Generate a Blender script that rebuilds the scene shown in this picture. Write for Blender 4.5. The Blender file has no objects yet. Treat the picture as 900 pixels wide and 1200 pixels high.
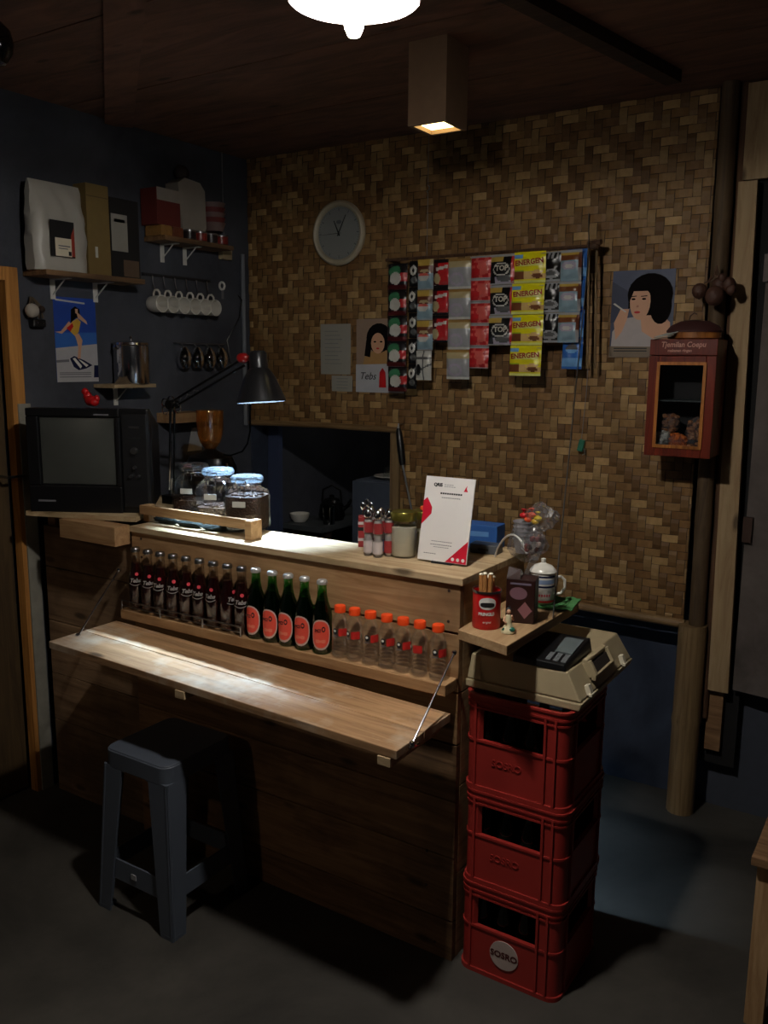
import bpy, math, random
from mathutils import Vector, Matrix
random.seed(7)
S = bpy.context.scene
C = bpy.data.collections.new('room'); S.collection.children.link(C)
PI = math.pi; R = math.radians; sin = math.sin; cos = math.cos

# ------------------------------------------------------------------ camera
YAW, PIT, ROL, F, H = R(32.67), R(9.95), R(0.49), 1014.0, 1.6
fw = Vector((-sin(YAW)*cos(PIT), cos(YAW)*cos(PIT), -sin(PIT)))
rt = Vector((cos(YAW), sin(YAW), 0)); up = rt.cross(fw)
rt, up = cos(ROL)*rt + sin(ROL)*up, -sin(ROL)*rt + cos(ROL)*up
EYE = Vector((0, 0, H))
def P(px, py, X=None, Y=None, Z=None):
    """point of a plane of the room seen at a pixel of the 900x1200 frame"""
    d = rt*((px-450)/F) + up*((600-py)/F) + fw
    i, v = (0, X) if X is not None else (1, Y) if Y is not None else (2, Z)
    return EYE + d*((v-EYE[i])/d[i])
cam = bpy.data.objects.new('camera', bpy.data.cameras.new('camera')); C.objects.link(cam)
cam.matrix_world = Matrix((rt, up, -fw)).transposed().to_4x4()
cam.location = EYE
cam.data.sensor_fit = 'VERTICAL'; cam.data.sensor_height = 36; cam.data.lens = F/1200*36
cam.data.clip_start = .02
S.camera = cam

# ------------------------------------------------------------------ materials
def lin(c):
    c = c/255
    return c/12.92 if c <= .04045 else ((c+.055)/1.055)**2.4
def col(rgb): return (lin(rgb[0]), lin(rgb[1]), lin(rgb[2]), 1)
MATS = {}
def new_mat(name):
    m = bpy.data.materials.new(name); m.use_nodes = True
    nt = m.node_tree; nt.nodes.clear()
    out = nt.nodes.new('ShaderNodeOutputMaterial')
    MATS[name] = m
    return m, nt, out
def node(nt, t, **k):
    n = nt.nodes.new(t)
    for a, v in k.items():
        if a[0] == '_': n.inputs[a[1:].replace('_', ' ')].default_value = v
        else: setattr(n, a, v)
    return n
def mat(name, rgb, rough=.5, metal=0, var=.12, scale=30, bump=0, coat=0, spec=.5):
    if name in MATS: return MATS[name]
    m, nt, out = new_mat(name)
    b = node(nt, 'ShaderNodeBsdfPrincipled', _Roughness=rough, _Metallic=metal)
    b.inputs['Coat Weight'].default_value = coat
    b.inputs['Specular IOR Level'].default_value = spec
    tc = node(nt, 'ShaderNodeTexCoord')
    nz = node(nt, 'ShaderNodeTexNoise', _Scale=scale, _Detail=4.)
    nt.links.new(tc.outputs['Object'], nz.inputs['Vector'])
    rp = node(nt, 'ShaderNodeMapRange'); rp.inputs['To Min'].default_value = 1-var; rp.inputs['To Max'].default_value = 1+var
    nt.links.new(nz.outputs['Fac'], rp.inputs['Value'])
    mx = node(nt, 'ShaderNodeVectorMath', operation='SCALE'); mx.inputs[0].default_value = col(rgb)[:3]
    nt.links.new(rp.outputs[0], mx.inputs['Scale'])
    nt.links.new(mx.outputs[0], b.inputs['Base Color'])
    if bump:
        bp = node(nt, 'ShaderNodeBump', _Strength=bump, _Distance=.01)
        nt.links.new(nz.outputs['Fac'], bp.inputs['Height']); nt.links.new(bp.outputs[0], b.inputs['Normal'])
    nt.links.new(b.outputs[0], out.inputs[0])
    return m
def wood(name, a, b2, axis=0, rough=.7, stain=None, sscale=2.2, island=.25, stretch=14, knots=True):
    m, nt, out = new_mat(name)
    b = node(nt, 'ShaderNodeBsdfPrincipled', _Roughness=rough)
    b.inputs['Specular IOR Level'].default_value = .3
    tc = node(nt, 'ShaderNodeTexCoord'); geo = node(nt, 'ShaderNodeNewGeometry')
    off = node(nt, 'ShaderNodeVectorMath', operation='MULTIPLY_ADD')
    cmb = node(nt, 'ShaderNodeCombineXYZ')
    for i in range(3): nt.links.new(geo.outputs['Random Per Island'], cmb.inputs[i])
    off.inputs[1].default_value = (7, 13, 5)
    nt.links.new(cmb.outputs[0], off.inputs[0]); nt.links.new(tc.outputs['Object'], off.inputs[2])
    mp = node(nt, 'ShaderNodeMapping'); sc = [stretch]*3; sc[axis] = 1.1; mp.inputs['Scale'].default_value = sc
    nt.links.new(off.outputs[0], mp.inputs['Vector'])
    nz = node(nt, 'ShaderNodeTexNoise', _Scale=2.2, _Detail=8., _Distortion=1.2, _Roughness=.65)
    nt.links.new(mp.outputs[0], nz.inputs['Vector'])
    cr = node(nt, 'ShaderNodeValToRGB'); e = cr.color_ramp.elements
    e[0].position = .3; e[0].color = col(b2); e[1].position = .62; e[1].color = col(a)
    nt.links.new(nz.outputs['Fac'], cr.inputs[0]); last = cr.outputs[0]
    if knots:
        vo = node(nt, 'ShaderNodeTexVoronoi', _Scale=1.0, feature='F1')
        mp2 = node(nt, 'ShaderNodeMapping'); sc = [9]*3; sc[axis] = 3.2; mp2.inputs['Scale'].default_value = sc
        nt.links.new(off.outputs[0], mp2.inputs['Vector']); nt.links.new(mp2.outputs[0], vo.inputs['Vector'])
        k = node(nt, 'ShaderNodeMapRange'); k.inputs['From Min'].default_value = .06; k.inputs['From Max'].default_value = .13
        k.inputs['To Min'].default_value = .75; k.inputs['To Max'].default_value = 0
        nt.links.new(vo.outputs['Distance'], k.inputs['Value'])
        mk = node(nt, 'ShaderNodeMixRGB', _Color2=col([c*.4 for c in b2]))
        nt.links.new(k.outputs[0], mk.inputs[0]); nt.links.new(last, mk.inputs[1]); last = mk.outputs[0]
    if stain:
        n2 = node(nt, 'ShaderNodeTexNoise', _Scale=sscale, _Detail=5., _Roughness=.6)
        nt.links.new(tc.outputs['Object'], n2.inputs['Vector'])
        k = node(nt, 'ShaderNodeMapRange'); k.inputs['From Min'].default_value = .48; k.inputs['From Max'].default_value = .66
        k.inputs['To Max'].default_value = .75
        nt.links.new(n2.outputs['Fac'], k.inputs['Value'])
        mk = node(nt, 'ShaderNodeMixRGB', _Color2=col(stain))
        nt.links.new(k.outputs[0], mk.inputs[0]); nt.links.new(last, mk.inputs[1]); last = mk.outputs[0]
    rp = node(nt, 'ShaderNodeMapRange'); rp.inputs['To Min'].default_value = 1-island; rp.inputs['To Max'].default_value = 1+island*.6
    nt.links.new(geo.outputs['Random Per Island'], rp.inputs['Value'])
    mx = node(nt, 'ShaderNodeVectorMath', operation='SCALE')
    nt.links.new(last, mx.inputs[0]); nt.links.new(rp.outputs[0], mx.inputs['Scale'])
    nt.links.new(mx.outputs[0], b.inputs['Base Color'])
    bp = node(nt, 'ShaderNodeBump', _Strength=.25, _Distance=.004)
    nt.links.new(nz.outputs['Fac'], bp.inputs['Height']); nt.links.new(bp.outputs[0], b.inputs['Normal'])
    nt.links.new(b.outputs[0], out.inputs[0])
    return m
def blotch(name, a, b2, scale, rough=.8, spec=.3, bump=.15):
    m, nt, out = new_mat(name)
    b = node(nt, 'ShaderNodeBsdfPrincipled', _Roughness=rough); b.inputs['Specular IOR Level'].default_value = spec
    tc = node(nt, 'ShaderNodeTexCoord')
    nz = node(nt, 'ShaderNodeTexNoise', _Scale=scale, _Detail=7., _Roughness=.62, _Distortion=.4)
    nt.links.new(tc.outputs['Object'], nz.inputs['Vector'])
    cr = node(nt, 'ShaderNodeValToRGB'); e = cr.color_ramp.elements
    e[0].position = .36; e[0].color = col(b2); e[1].position = .66; e[1].color = col(a)
    nt.links.new(nz.outputs['Fac'], cr.inputs[0]); nt.links.new(cr.outputs[0], b.inputs['Base Color'])
    n2 = node(nt, 'ShaderNodeTexNoise', _Scale=scale*14, _Detail=4.)
    nt.links.new(tc.outputs['Object'], n2.inputs['Vector'])
    bp = node(nt, 'ShaderNodeBump', _Strength=bump, _Distance=.006)
    nt.links.new(n2.outputs['Fac'], bp.inputs['Height']); nt.links.new(bp.outputs[0], b.inputs['Normal'])
    nt.links.new(b.outputs[0], out.inputs[0]); return m
def clear(name, tint, gloss=.12, rough=.04, opaque=0, body=(200,200,200)):
    """thin clear glass, plastic or film: tinted see-through plus a fresnel gloss"""
    m, nt, out = new_mat(name)
    t = node(nt, 'ShaderNodeBsdfTransparent', _Color=(tint[0], tint[1], tint[2], 1))
    g = node(nt, 'ShaderNodeBsdfGlossy', _Roughness=rough, _Color=(1, 1, 1, 1))
    lw = node(nt, 'ShaderNodeLayerWeight', _Blend=.35)
    mr = node(nt, 'ShaderNodeMapRange'); mr.inputs['To Min'].default_value = gloss*.5; mr.inputs['To Max'].default_value = min(1, gloss*3.5)
    nt.links.new(lw.outputs['Fresnel'], mr.inputs['Value'])
    mx = node(nt, 'ShaderNodeMixShader')
    nt.links.new(mr.outputs[0], mx.inputs[0]); nt.links.new(t.outputs[0], mx.inputs[1]); nt.links.new(g.outputs[0], mx.inputs[2])
    last = mx.outputs[0]
    if opaque:
        d = node(nt, 'ShaderNodeBsdfDiffuse', _Color=col(body)); m2 = node(nt, 'ShaderNodeMixShader'); m2.inputs[0].default_value = opaque
        nt.links.new(last, m2.inputs[1]); nt.links.new(d.outputs[0], m2.inputs[2]); last = m2.outputs[0]
    nt.links.new(last, out.inputs[0]); return m
def emit(name, rgb, s):
    m, nt, out = new_mat(name)
    e = node(nt, 'ShaderNodeEmission', _Color=(rgb[0], rgb[1], rgb[2], 1), _Strength=s)
    nt.links.new(e.outputs[0], out.inputs[0]); return m

pine = wood('pine board', (192,152,108), (146,106,68), 0, stain=(120,92,64))
pineY = wood('pine board along depth', (186,154,114), (142,108,74), 1)
pineZ = wood('pine board upright', (190,154,112), (150,112,74), 2)
dull = wood('aged plank', (150,114,80), (100,72,48), 0, stain=(60,46,34), sscale=1.6)
midw = wood('weathered plank', (164,132,100), (112,84,60), 0, stain=(84,66,50), sscale=1.8)
leafw = wood('worn pine table', (186,146,106), (130,96,66), 0, stain=(206,190,168), sscale=5, rough=.6)
topw = wood('pale counter wood', (205,180,142), (165,134,98), 0, stain=(150,128,92), sscale=3)
pale = wood('pale bare board', (172,146,110), (140,112,80), 2, island=.05)
darkw = wood('dark timber', (58,40,30), (32,22,17), 0)
darkwZ = wood('dark timber upright', (92,64,44), (50,34,24), 2, knots=False)
ceilw = wood('smoky ceiling board', (124,86,68), (78,56,46), 0, stretch=5, island=.2)
jambw = wood('varnished door frame', (200,140,72), (150,98,46), 2, island=.05)
cabw = wood('red brown lacquer wood', (120,44,26), (74,26,18), 2, rough=.35, knots=False)
trimw = wood('honey lacquer wood', (186,118,56), (110,62,28), 2, rough=.35, knots=False)
bamb = wood('bamboo pole skin', (132,108,76), (92,72,48), 2, stretch=22, knots=False, rough=.45)
bambX = wood('bamboo batten skin', (138,110,74), (96,72,46), 0, stretch=22, knots=False, rough=.5)
floorm = blotch('smooth dark cement', (78,74,68), (44,42,39), 1.6, .55, .35, .1)
wallb = blotch('blue grey wall paint', (77,79,86), (58,60,67), 3, .8)
wallc = blotch('blue cement wall', (62,70,86), (44,50,64), 2.5, .85)
walld = blotch('grey board', (110,100,94), (76,68,64), 2.5, .8)
wallk = blotch('back kitchen wall', (60,64,68), (44,47,50), 2, .85)
# woven bamboo strips: tone is random per strip piece
def weave_mat(nm, k):
    m, nt, out = new_mat(nm)
    b = node(nt, 'ShaderNodeBsdfPrincipled', _Roughness=.55); b.inputs['Specular IOR Level'].default_value = .35
    geo = node(nt, 'ShaderNodeNewGeometry'); tc = node(nt, 'ShaderNodeTexCoord')
    cr = node(nt, 'ShaderNodeValToRGB'); e = cr.color_ramp.elements
    e[0].position = 0; e[0].color = col((112,80,46)); e[1].position = 1; e[1].color = col((176,142,94))
    x = e.new(.25); x.color = col((128,94,56)); x = e.new(.7); x.color = col((140,107,66))
    nt.links.new(geo.outputs['Random Per Island'], cr.inputs[0])
    nz = node(nt, 'ShaderNodeTexNoise', _Scale=60., _Detail=5.); nt.links.new(tc.outputs['Object'], nz.inputs['Vector'])
    n2 = node(nt, 'ShaderNodeTexNoise', _Scale=1.7, _Detail=3.); nt.links.new(tc.outputs['Object'], n2.inputs['Vector'])
    mr = node(nt, 'ShaderNodeMapRange'); mr.inputs['To Min'].default_value = .72*k; mr.inputs['To Max'].default_value = 1.25*k
    nt.links.new(nz.outputs['Fac'], mr.inputs['Value'])
    mr2 = node(nt, 'ShaderNodeMapRange'); mr2.inputs['To Min'].default_value = .75; mr2.inputs['To Max'].default_value = 1.2
    nt.links.new(n2.outputs['Fac'], mr2.inputs['Value'])
    mu = node(nt, 'ShaderNodeMath', operation='MULTIPLY'); nt.links.new(mr.outputs[0], mu.inputs[0]); nt.links.new(mr2.outputs[0], mu.inputs[1])
    v = node(nt, 'ShaderNodeVectorMath', operation='SCALE'); nt.links.new(cr.outputs[0], v.inputs[0]); nt.links.new(mu.outputs[0], v.inputs['Scale'])
    nt.links.new(v.outputs[0], b.inputs['Base Color']); nt.links.new(b.outputs[0], out.inputs[0]); return m
weave = weave_mat('woven bamboo strip', 1.08); weave2 = weave_mat('woven bamboo upright strip', .80)
white = mat('white plastic', (214,212,206), .4); cream = mat('cream plastic', (168,152,120), .45)
black = mat('black plastic', (16,16,18), .35); blackm = mat('black metal', (14,14,15), .3, .3)
chrome = mat('chrome', (205,205,210), .16, 1, .03); steel = mat('brushed steel', (150,150,152), .3, 1, .05)
graym = mat('grey metal shade', (40,40,42), .3, .5)
red = mat('red plastic crate', (150,42,36), .42, 0, .15, 12); redp = mat('red plastic', (190,24,28), .4)
stoolm = mat('charcoal plastic', (74,80,90), .5, 0, .08, 20)
orange = mat('orange cap', (238,74,22), .45); gold = mat('gold lid', (142,134,62), .3, .85)
green = mat('green cloth', (70,128,72), .85, 0, .25, 60, .5); paper = mat('paper', (196,194,186), .8, 0, .04)
paperd = mat('aged paper', (150,146,136), .85, 0, .06); card = mat('kraft cardboard', (150,126,84), .85, 0, .08)
ink = mat('black ink', (18,18,20), .6); inkg = mat('grey ink', (110,110,114), .7)
pinkm = mat('pink print', (214,84,92), .5); cream2 = mat('creamy white', (216,206,182), .5)
porc = mat('porcelain', (214,210,200), .2, 0, .02); navy = mat('navy glaze', (28,34,64), .25); blueg = mat('pale blue glaze', (130,148,178), .3)
skin = mat('printed skin tone', (206,156,124), .6, 0, .06); hairm = mat('printed black hair', (16,12,12), .9, spec=.1)
glass = clear('clear jar glass', (.93,.96,.95), .13); pet = clear('clear bottle plastic', (.985,.985,.985), .12, .04, .015, (190,196,200))
cola_g = clear('bottle glass', (.86,.84,.82), .12); green_g = clear('green bottle glass', (.20,.68,.24), .13)
film = clear('crinkly clear film', (.95,.955,.96), .13, .12, .06, (200,200,205)); pane = clear('dusty glass pane', (.90,.92,.93), .04, .1)
amber = clear('amber plastic', (.72,.42,.13), .16, .06, .20, (200,130,60))
tea = mat('dark tea', (44,12,10), .15, 0, .05); beer = mat('dark beer', (6,16,8), .15, 0, .05)
water_l = clear('still water', (.97,.98,.98), .03, .04)
beans = mat('roasted coffee', (70,42,26), .5, 0, .6, 160, 1.)
sugar = mat('sugar', (220,210,190), .8, 0, .06)
bulbE = emit('lit bulb', (1., .95, .88), 1750.); roomE = emit('warm room bulb', (1., .80, .60), 230.); deskE = emit('cool lamp bulb', (.50, .74, 1.), 14000.); kitFill = emit('kitchen fill glow', (1., .97, .9), 110.); boxE = emit('warm lamp glow', (1., .80, .34), 7.)  # the kitchen emission feeds an added, unseen fill bulb
orangef = mat('orange lighter', (232,90,50), .4); bluebox = mat('blue carton', (40,86,150), .5); greyd = mat('grey device shell', (72,76,82), .45)

# ------------------------------------------------------------------ mesh builder
class MB:
    def __init__(s): s.v = []; s.f = []; s.mi = []; s.ms = []; s.sm = []
    def m(s, mt):
        if mt not in s.ms: s.ms.append(mt)
        return s.ms.index(mt)
    def add(s, vs, fs, mt, smooth=False):
        n = len(s.v); s.v += [tuple(v) for v in vs]; k = s.m(mt)
        for f in fs: s.f.append([i+n for i in f]); s.mi.append(k); s.sm.append(smooth)
        return s
    def box(s, c, d, mt, rz=0, rx=0, ry=0):
        M = Matrix.Translation(c) @ Matrix.Rotation(rz, 4, 'Z') @ Matrix.Rotation(ry, 4, 'Y') @ Matrix.Rotation(rx, 4, 'X')
        vs = [M @ Vector((x*d[0]/2, y*d[1]/2, z*d[2]/2)) for x in (-1, 1) for y in (-1, 1) for z in (-1, 1)]
        return s.add(vs, [(0,1,3,2),(4,6,7,5),(0,4,5,1),(2,3,7,6),(0,2,6,4),(1,5,7,3)], mt)
    def bb(s, x0, x1, y0, y1, z0, z1, mt): return s.box(((x0+x1)/2, (y0+y1)/2, (z0+z1)/2), (abs(x1-x0), abs(y1-y0), abs(z1-z0)), mt)
    def hexa(s, b, t, mt):
        """solid from bottom quad b and top quad t (each four points, same winding)"""
        return s.add(list(b)+list(t), [(3,2,1,0),(4,5,6,7),(0,1,5,4),(1,2,6,5),(2,3,7,6),(3,0,4,7)], mt)
    def prism(s, pts, z0, z1, mt, axis='Z', smooth=False):
        n = len(pts)
        f3 = {'Z': lambda p, z: (p[0], p[1], z), 'Y': lambda p, z: (p[0], z, p[1]), 'X': lambda p, z: (z, p[0], p[1])}[axis]
        vs = [f3(p, z0) for p in pts] + [f3(p, z1) for p in pts]
        s.add(vs, [list(range(n))[::-1], list(range(n, 2*n))] + [(i, (i+1) % n, n+(i+1) % n, n+i) for i in range(n)], mt, smooth)
        return s
    def lathe(s, prof, mt, c=(0,0,0), n=24, M=None, cap=True, smooth=True, sx=1, sy=1):
        M = M or Matrix.Translation(c); vs = []; fs = []
        for r, z in prof:
            for i in range(n): a = 2*PI*i/n; vs.append(M @ Vector((r*cos(a)*sx, r*sin(a)*sy, z)))
        for j in range(len(prof)-1):
            for i in range(n): fs.append((j*n+i, j*n+(i+1) % n, (j+1)*n+(i+1) % n, (j+1)*n+i))
        if cap:
            if prof[0][0] > 1e-4: fs.append(list(range(n))[::-1])
            if prof[-1][0] > 1e-4: fs.append([(len(prof)-1)*n+i for i in range(n)])
        return s.add(vs, fs, mt, smooth)
    def cyl(s, a, b, r, mt, r2=None, n=16):
        a = Vector(a); b = Vector(b); d = b-a
        M = Matrix.Translation(a) @ d.to_track_quat('Z', 'Y').to_matrix().to_4x4()
        return s.lathe([(r, 0), (r if r2 is None else r2, d.length)], mt, n=n, M=M)
    def tube(s, pts, r, mt, n=8, closed=False):
        pts = [Vector(p) for p in pts]; N = len(pts); vs = []; fs = []; ref = None
        for i, p in enumerate(pts):
            if closed: t = pts[(i+1) % N]-pts[i-1]
            else: t = pts[min(i+1, N-1)]-pts[max(i-1, 0)]
            t.normalize()
            if ref is None: ref = t.orthogonal()
            ref = (ref - t*ref.dot(t)).normalized(); bn = t.cross(ref)
            rr = r[i] if isinstance(r, (list, tuple)) else r
            for k in range(n): a = 2*PI*k/n; vs.append(p + (ref*cos(a)+bn*sin(a))*rr)
        M_ = N if closed else N-1
        for i in range(M_):
            j = (i+1) % N
            for k in range(n): fs.append((i*n+k, i*n+(k+1) % n, j*n+(k+1) % n, j*n+k))
        if not closed: fs += [list(range(n))[::-1], [(N-1)*n+k for k in range(n)]]
        return s.add(vs, fs, mt, True)
    def ball(s, c, r, mt, n=14, sc=(1,1,1), M=None):
        pr = [(r*sin(PI*i/(n//2)), -r*cos(PI*i/(n//2))) for i in range(n//2+1)]; pr[0] = (1e-5, -r); pr[-1] = (1e-5, r)
        MM = (M or Matrix.Identity(4)) @ Matrix.Translation(c) @ Matrix.Diagonal((*sc, 1))
        return s.lathe(pr, mt, n=n, M=MM, cap=False)
    def flat(s, pts, y, mt): return s.add([(p[0], y, p[1]) for p in pts], [list(range(len(pts)))], mt)
    def build(s, name, parent=None, loc=None, rot=None, bev=0, **props):
        me = bpy.data.meshes.new(name); me.from_pydata(s.v, [], s.f)
        for m_ in s.ms: me.materials.append(m_)
        for p, k, sm in zip(me.polygons, s.mi, s.sm): p.material_index = k; p.use_smooth = sm
        me.update()
        if any(s.sm):
            try: me.set_sharp_from_angle(angle=R(42))
            except Exception: pass
        o = bpy.data.objects.new(name, me); C.objects.link(o)
        if parent: o.parent = parent
        if loc is not None: o.location = loc
        if rot: o.rotation_euler = rot
        if bev:
            b = o.modifiers.new('bevel', 'BEVEL'); b.width = bev; b.segments = 2; b.limit_method = 'ANGLE'; b.angle_limit = R(40)
        for k, v in props.items(): o[k] = v
        return o
def thing(name, label, cat, loc=(0,0,0), rz=0, group=None, rx=0, ry=0):
    o = bpy.data.objects.new(name, None); C.objects.link(o); o.empty_display_size = .05
    o.location = loc; o.rotation_euler = (rx, ry, rz); o['label'] = label; o['category'] = cat
    if group: o['group'] = group
    return o
def tag(o, label, cat, group=None):
    o['label'] = label; o['category'] = cat
    if group: o['group'] = group
    return o
def copy_tree(o, parent=None):
    c = o.copy(); C.objects.link(c)
    if parent: c.parent = parent
    for ch in [q for q in bpy.data.objects if q.parent == o]: copy_tree(ch, c)
    return c
def struct(o): o['kind'] = 'structure'; return o
def ell(cx, cz, rx, rz, n=20, a0=0, a1=360): return [(cx+rx*cos(R(a0+(a1-a0)*i/n)), cz+rz*sin(R(a0+(a1-a0)*i/n))) for i in range(n if a1-a0 >= 360 else n+1)]
def rrect(w, d, r, n=5, cx=0, cy=0):
    o = []
    for sx, sy, a in ((1,1,0),(-1,1,90),(-1,-1,180),(1,-1,270)):
        for i in range(n+1): t = R(a+90*i/n); o.append((cx+sx*(w/2-r)+r*cos(t), cy+sy*(d/2-r)+r*sin(t)))
    return o
def text(s, size, mt, parent, loc, rot=(PI/2, 0, 0), name='lettering', wrap=0, shear=0, ext=.0003, bold=0, sx=1, align='CENTER', mir=False):
    cu = bpy.data.curves.new('t', 'FONT'); cu.body = s; cu.size = size; cu.align_x = align; cu.align_y = 'CENTER'; cu.extrude = ext; cu.shear = shear; cu.offset = bold
    cu.resolution_u = 3
    t = bpy.data.objects.new('t', cu); C.objects.link(t)
    bpy.context.view_layer.update()
    me = bpy.data.meshes.new_from_object(t.evaluated_get(bpy.context.evaluated_depsgraph_get()))
    bpy.data.objects.remove(t); me.materials.clear(); me.materials.append(mt)
    for v in me.vertices:
        x = v.co.x*sx
        if wrap: v.co = Vector((wrap*sin(x/wrap), v.co.y, v.co.z - wrap*(1-cos(x/wrap))))
        else: v.co.x = x
    o = bpy.data.objects.new(name, me); C.objects.link(o); o.parent = parent; o.location = loc; o.rotation_euler = rot
    return o

# ------------------------------------------------------------------ setting
XL, YB, YL, ZC = -2.71, 3.067, 3.16, 2.47
mb = MB(); mb.bb(-5, 3, -2.2, 6, -.1, 0, floorm); struct(mb.build('floor'))
mb = MB()
for i in range(17):
    y0 = -2.2+i*.48; mb.bb(-5, 3, y0, y0+.475, ZC, ZC+.02, ceilw)
mb.bb(-5, 3, -2.2, 6, ZC+.02, ZC+.08, ceilw); struct(mb.build('ceiling'))
mb = MB(); mb.bb(XL-.12, XL, 1.887, 6, 0, ZC, wallb); mb.bb(XL-.12, XL, 1.0, 1.887, 1.90, ZC, wallb); mb.bb(XL-.12, XL, -2.2, 1.0, 0, ZC, wallb)
struct(mb.build('wall_left'))
mb = MB(); mb.bb(2.2, 2.32, -2.2, 6, 0, ZC, wallb); struct(mb.build('wall_right'))
mb = MB(); mb.bb(-5, 3, -2.3, -2.2, 0, ZC, wallb); struct(mb.build('wall_front'))
mb = MB(); mb.bb(-5, 3, 5.0, 5.1, 0, ZC, wallk); struct(mb.build('wall_rear'))
# low blue cement wall under and behind the woven wall, with the kitchen opening above it
mb = MB(); mb.bb(XL, 2.2, YL, YL+.1, 0, .72, wallc)
mb.bb(-1.9, -.62, YL, YL+.1, .72, ZC, wallc); struct(mb.build('wall_lower'))
# woven bamboo wall
WX0, WX1, WZ0, WZ1 = -1.925, -2.64, .72, 1.315
cell = .029
mb = MB()
regions = [(XL+.005, -.70, WZ1, ZC), (WX0, -.70, .70, WZ1)]
def clipq(x0, x1, z0, z1, r): return max(x0, r[0]), min(x1, r[1]), max(z0, r[2]), min(z1, r[3])
for i in range(-4, 74):
    for j in range(-4, 66):
        k = (i+j) % 4
        X0 = XL+i*cell; Z0 = .69+j*cell*.98
        if k == 0: q = (X0, X0+2*cell, Z0, Z0+cell*.98)
        elif k == 2: q = (X0, X0+cell, Z0, Z0+2*cell*.98)
        else: continue
        for r in regions:
            x0, x1, z0, z1 = clipq(*q, r)
            if x1-x0 < .004 or z1-z0 < .004: continue
            g = .0009; x0 += g; x1 -= g; z0 += g; z1 -= g
            b = .0035; cx0 = x0+(x1-x0)*.25; cx1 = x1-(x1-x0)*.25; cz0 = z0+(z1-z0)*.25; cz1 = z1-(z1-z0)*.25
            if k == 0:
                vs = [(x0,YB,z0),(cx0,YB-b,z0),(cx1,YB-b,z0),(x1,YB,z0),(x0,YB,z1),(cx0,YB-b,z1),(cx1,YB-b,z1),(x1,YB,z1)]
            else:
                vs = [(x1,YB,z0),(x1,YB-b,cz0),(x1,YB-b,cz1),(x1,YB,z1),(x0,YB,z0),(x0,YB-b,cz0),(x0,YB-b,cz1),(x0,YB,z1)]
            mb.add(vs, [(0,1,5,4),(1,2,6,5),(2,3,7,6)], weave if k == 0 else weave2)
dk = mat('dark weave backing', (60,42,26), .8)
for r in regions: mb.bb(r[0], r[1], YB+.001, YB+.012, r[2], r[3], dk)
struct(mb.build('wall_back'))
# opening frame of the kitchen hatch
mb = MB()
mb.tube([(XL+.01, YB-.012, WZ1-.005), (-2.3, YB-.014, WZ1+.002), (WX0+.03, YB-.012, WZ1)], .013, bambX, 10)
mb.bb(WX0-.005, WX0+.04, YB-.014, YB+.012, .70, WZ1, bamb)
mb.bb(XL, XL+.012, YB, YL+.1, .72, WZ1, wallc); mb.bb(XL, WX0, YL-.02, YL+.14, .70, .73, wallc)
struct(mb.build('window_1'))
mb = MB()  # slanted patch of light on the jamb, built as a blue strip
mb.hexa([(-2.70,YL,.73),(-2.625,YL,.73),(-2.625,YL+.03,.73),(-2.70,YL+.03,.73)], [(-2.68,YL,1.31),(-2.62,YL,1.31),(-2.62,YL+.03,1.31),(-2.68,YL+.03,1.31)], mat('lit jamb patch blue',(58,68,96),.7))
struct(mb.build('trim_1'))
mb = MB(); mb.tube([(WX0+.02, YB-.02, .706), (-1.3, YB-.024, .70), (-.69, YB-.02, .692)], .016, bambX, 10)
struct(mb.build('trim_2'))
# right hand posts and boards
def pole(name, a, b, r, mt, nodes=()):
    pts = []; rr = []; a = Vector(a); b = Vector(b); N = 24
    for i in range(N+1):
        t = i/N; pts.append(a.lerp(b, t)); k = min([abs(t-q) for q in nodes] or [1]); rr.append(r*(1.07 if k < .02 else 1))
    m_ = MB(); m_.tube(pts, rr, mt, 14); return struct(m_.build(name))
pole('trim_3', (-.66, YB-.03, 0), (-.66, YB-.03, .70), .048, bamb, (.5,))
pole('trim_4', (-.648, YB-.030, .70), (-.664, YB-.030, ZC), .027, wood('old dark bamboo', (88,70,50), (60,46,32), 2, stretch=22, knots=False), (.2, .55, .8))
pole('trim_5', (-.608, YB+.0, .36), (-.622, YB+.0, ZC), .014, darkwZ)
mb = MB(); mb.hexa([(-.597,YB-.02,.47),(-.53,YB-.02,.47),(-.53,YB+.01,.47),(-.597,YB+.01,.47)], [(-.622,YB-.02,2.17),(-.565,YB-.02,2.17),(-.565,YB+.01,2.17),(-.622,YB+.01,2.17)], pale)
struct(mb.build('trim_6'))
mb = MB(); mb.bb(-.62, .3, YB-.012, YB+.012, 2.175, ZC-.005, pale); struct(mb.build('trim_7'))
mb = MB(); mb.bb(-.60, -.548, YB+.006, YB+.03, .24, .52, dull); struct(mb.build('trim_8'))
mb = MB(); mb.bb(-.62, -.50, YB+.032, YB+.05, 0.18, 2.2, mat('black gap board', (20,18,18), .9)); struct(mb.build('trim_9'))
# grey door panel on the right, slightly swung in
d1 = MB(); d1.box((.45, .015, 1.33), (.9, .028, 1.70), walld)
d = struct(d1.build('door_1', None, (-.52, YB+.0, 0), (0, 0, R(-8))))
hb = MB(); hb.box((.01, -.008, 1.90), (.03, .014, .085), mat('old hinge', (60,40,30), .5)); hb.box((.01, -.008, 1.05), (.03, .014, .085), MATS['old hinge'])
hb.build('hinge', d)
mb = MB(); mb.bb(-.62, 2.2, YL-.014, YL-.001, 0, .5, mat('dim blue grey cement', (62,66,76), .85)); struct(mb.build('baseboard_right'))
mb = MB(); mb.bb(-.5, 2.2, YL+.02, YL+.06, .5, ZC, walld); struct(mb.build('wall_side'))
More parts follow.
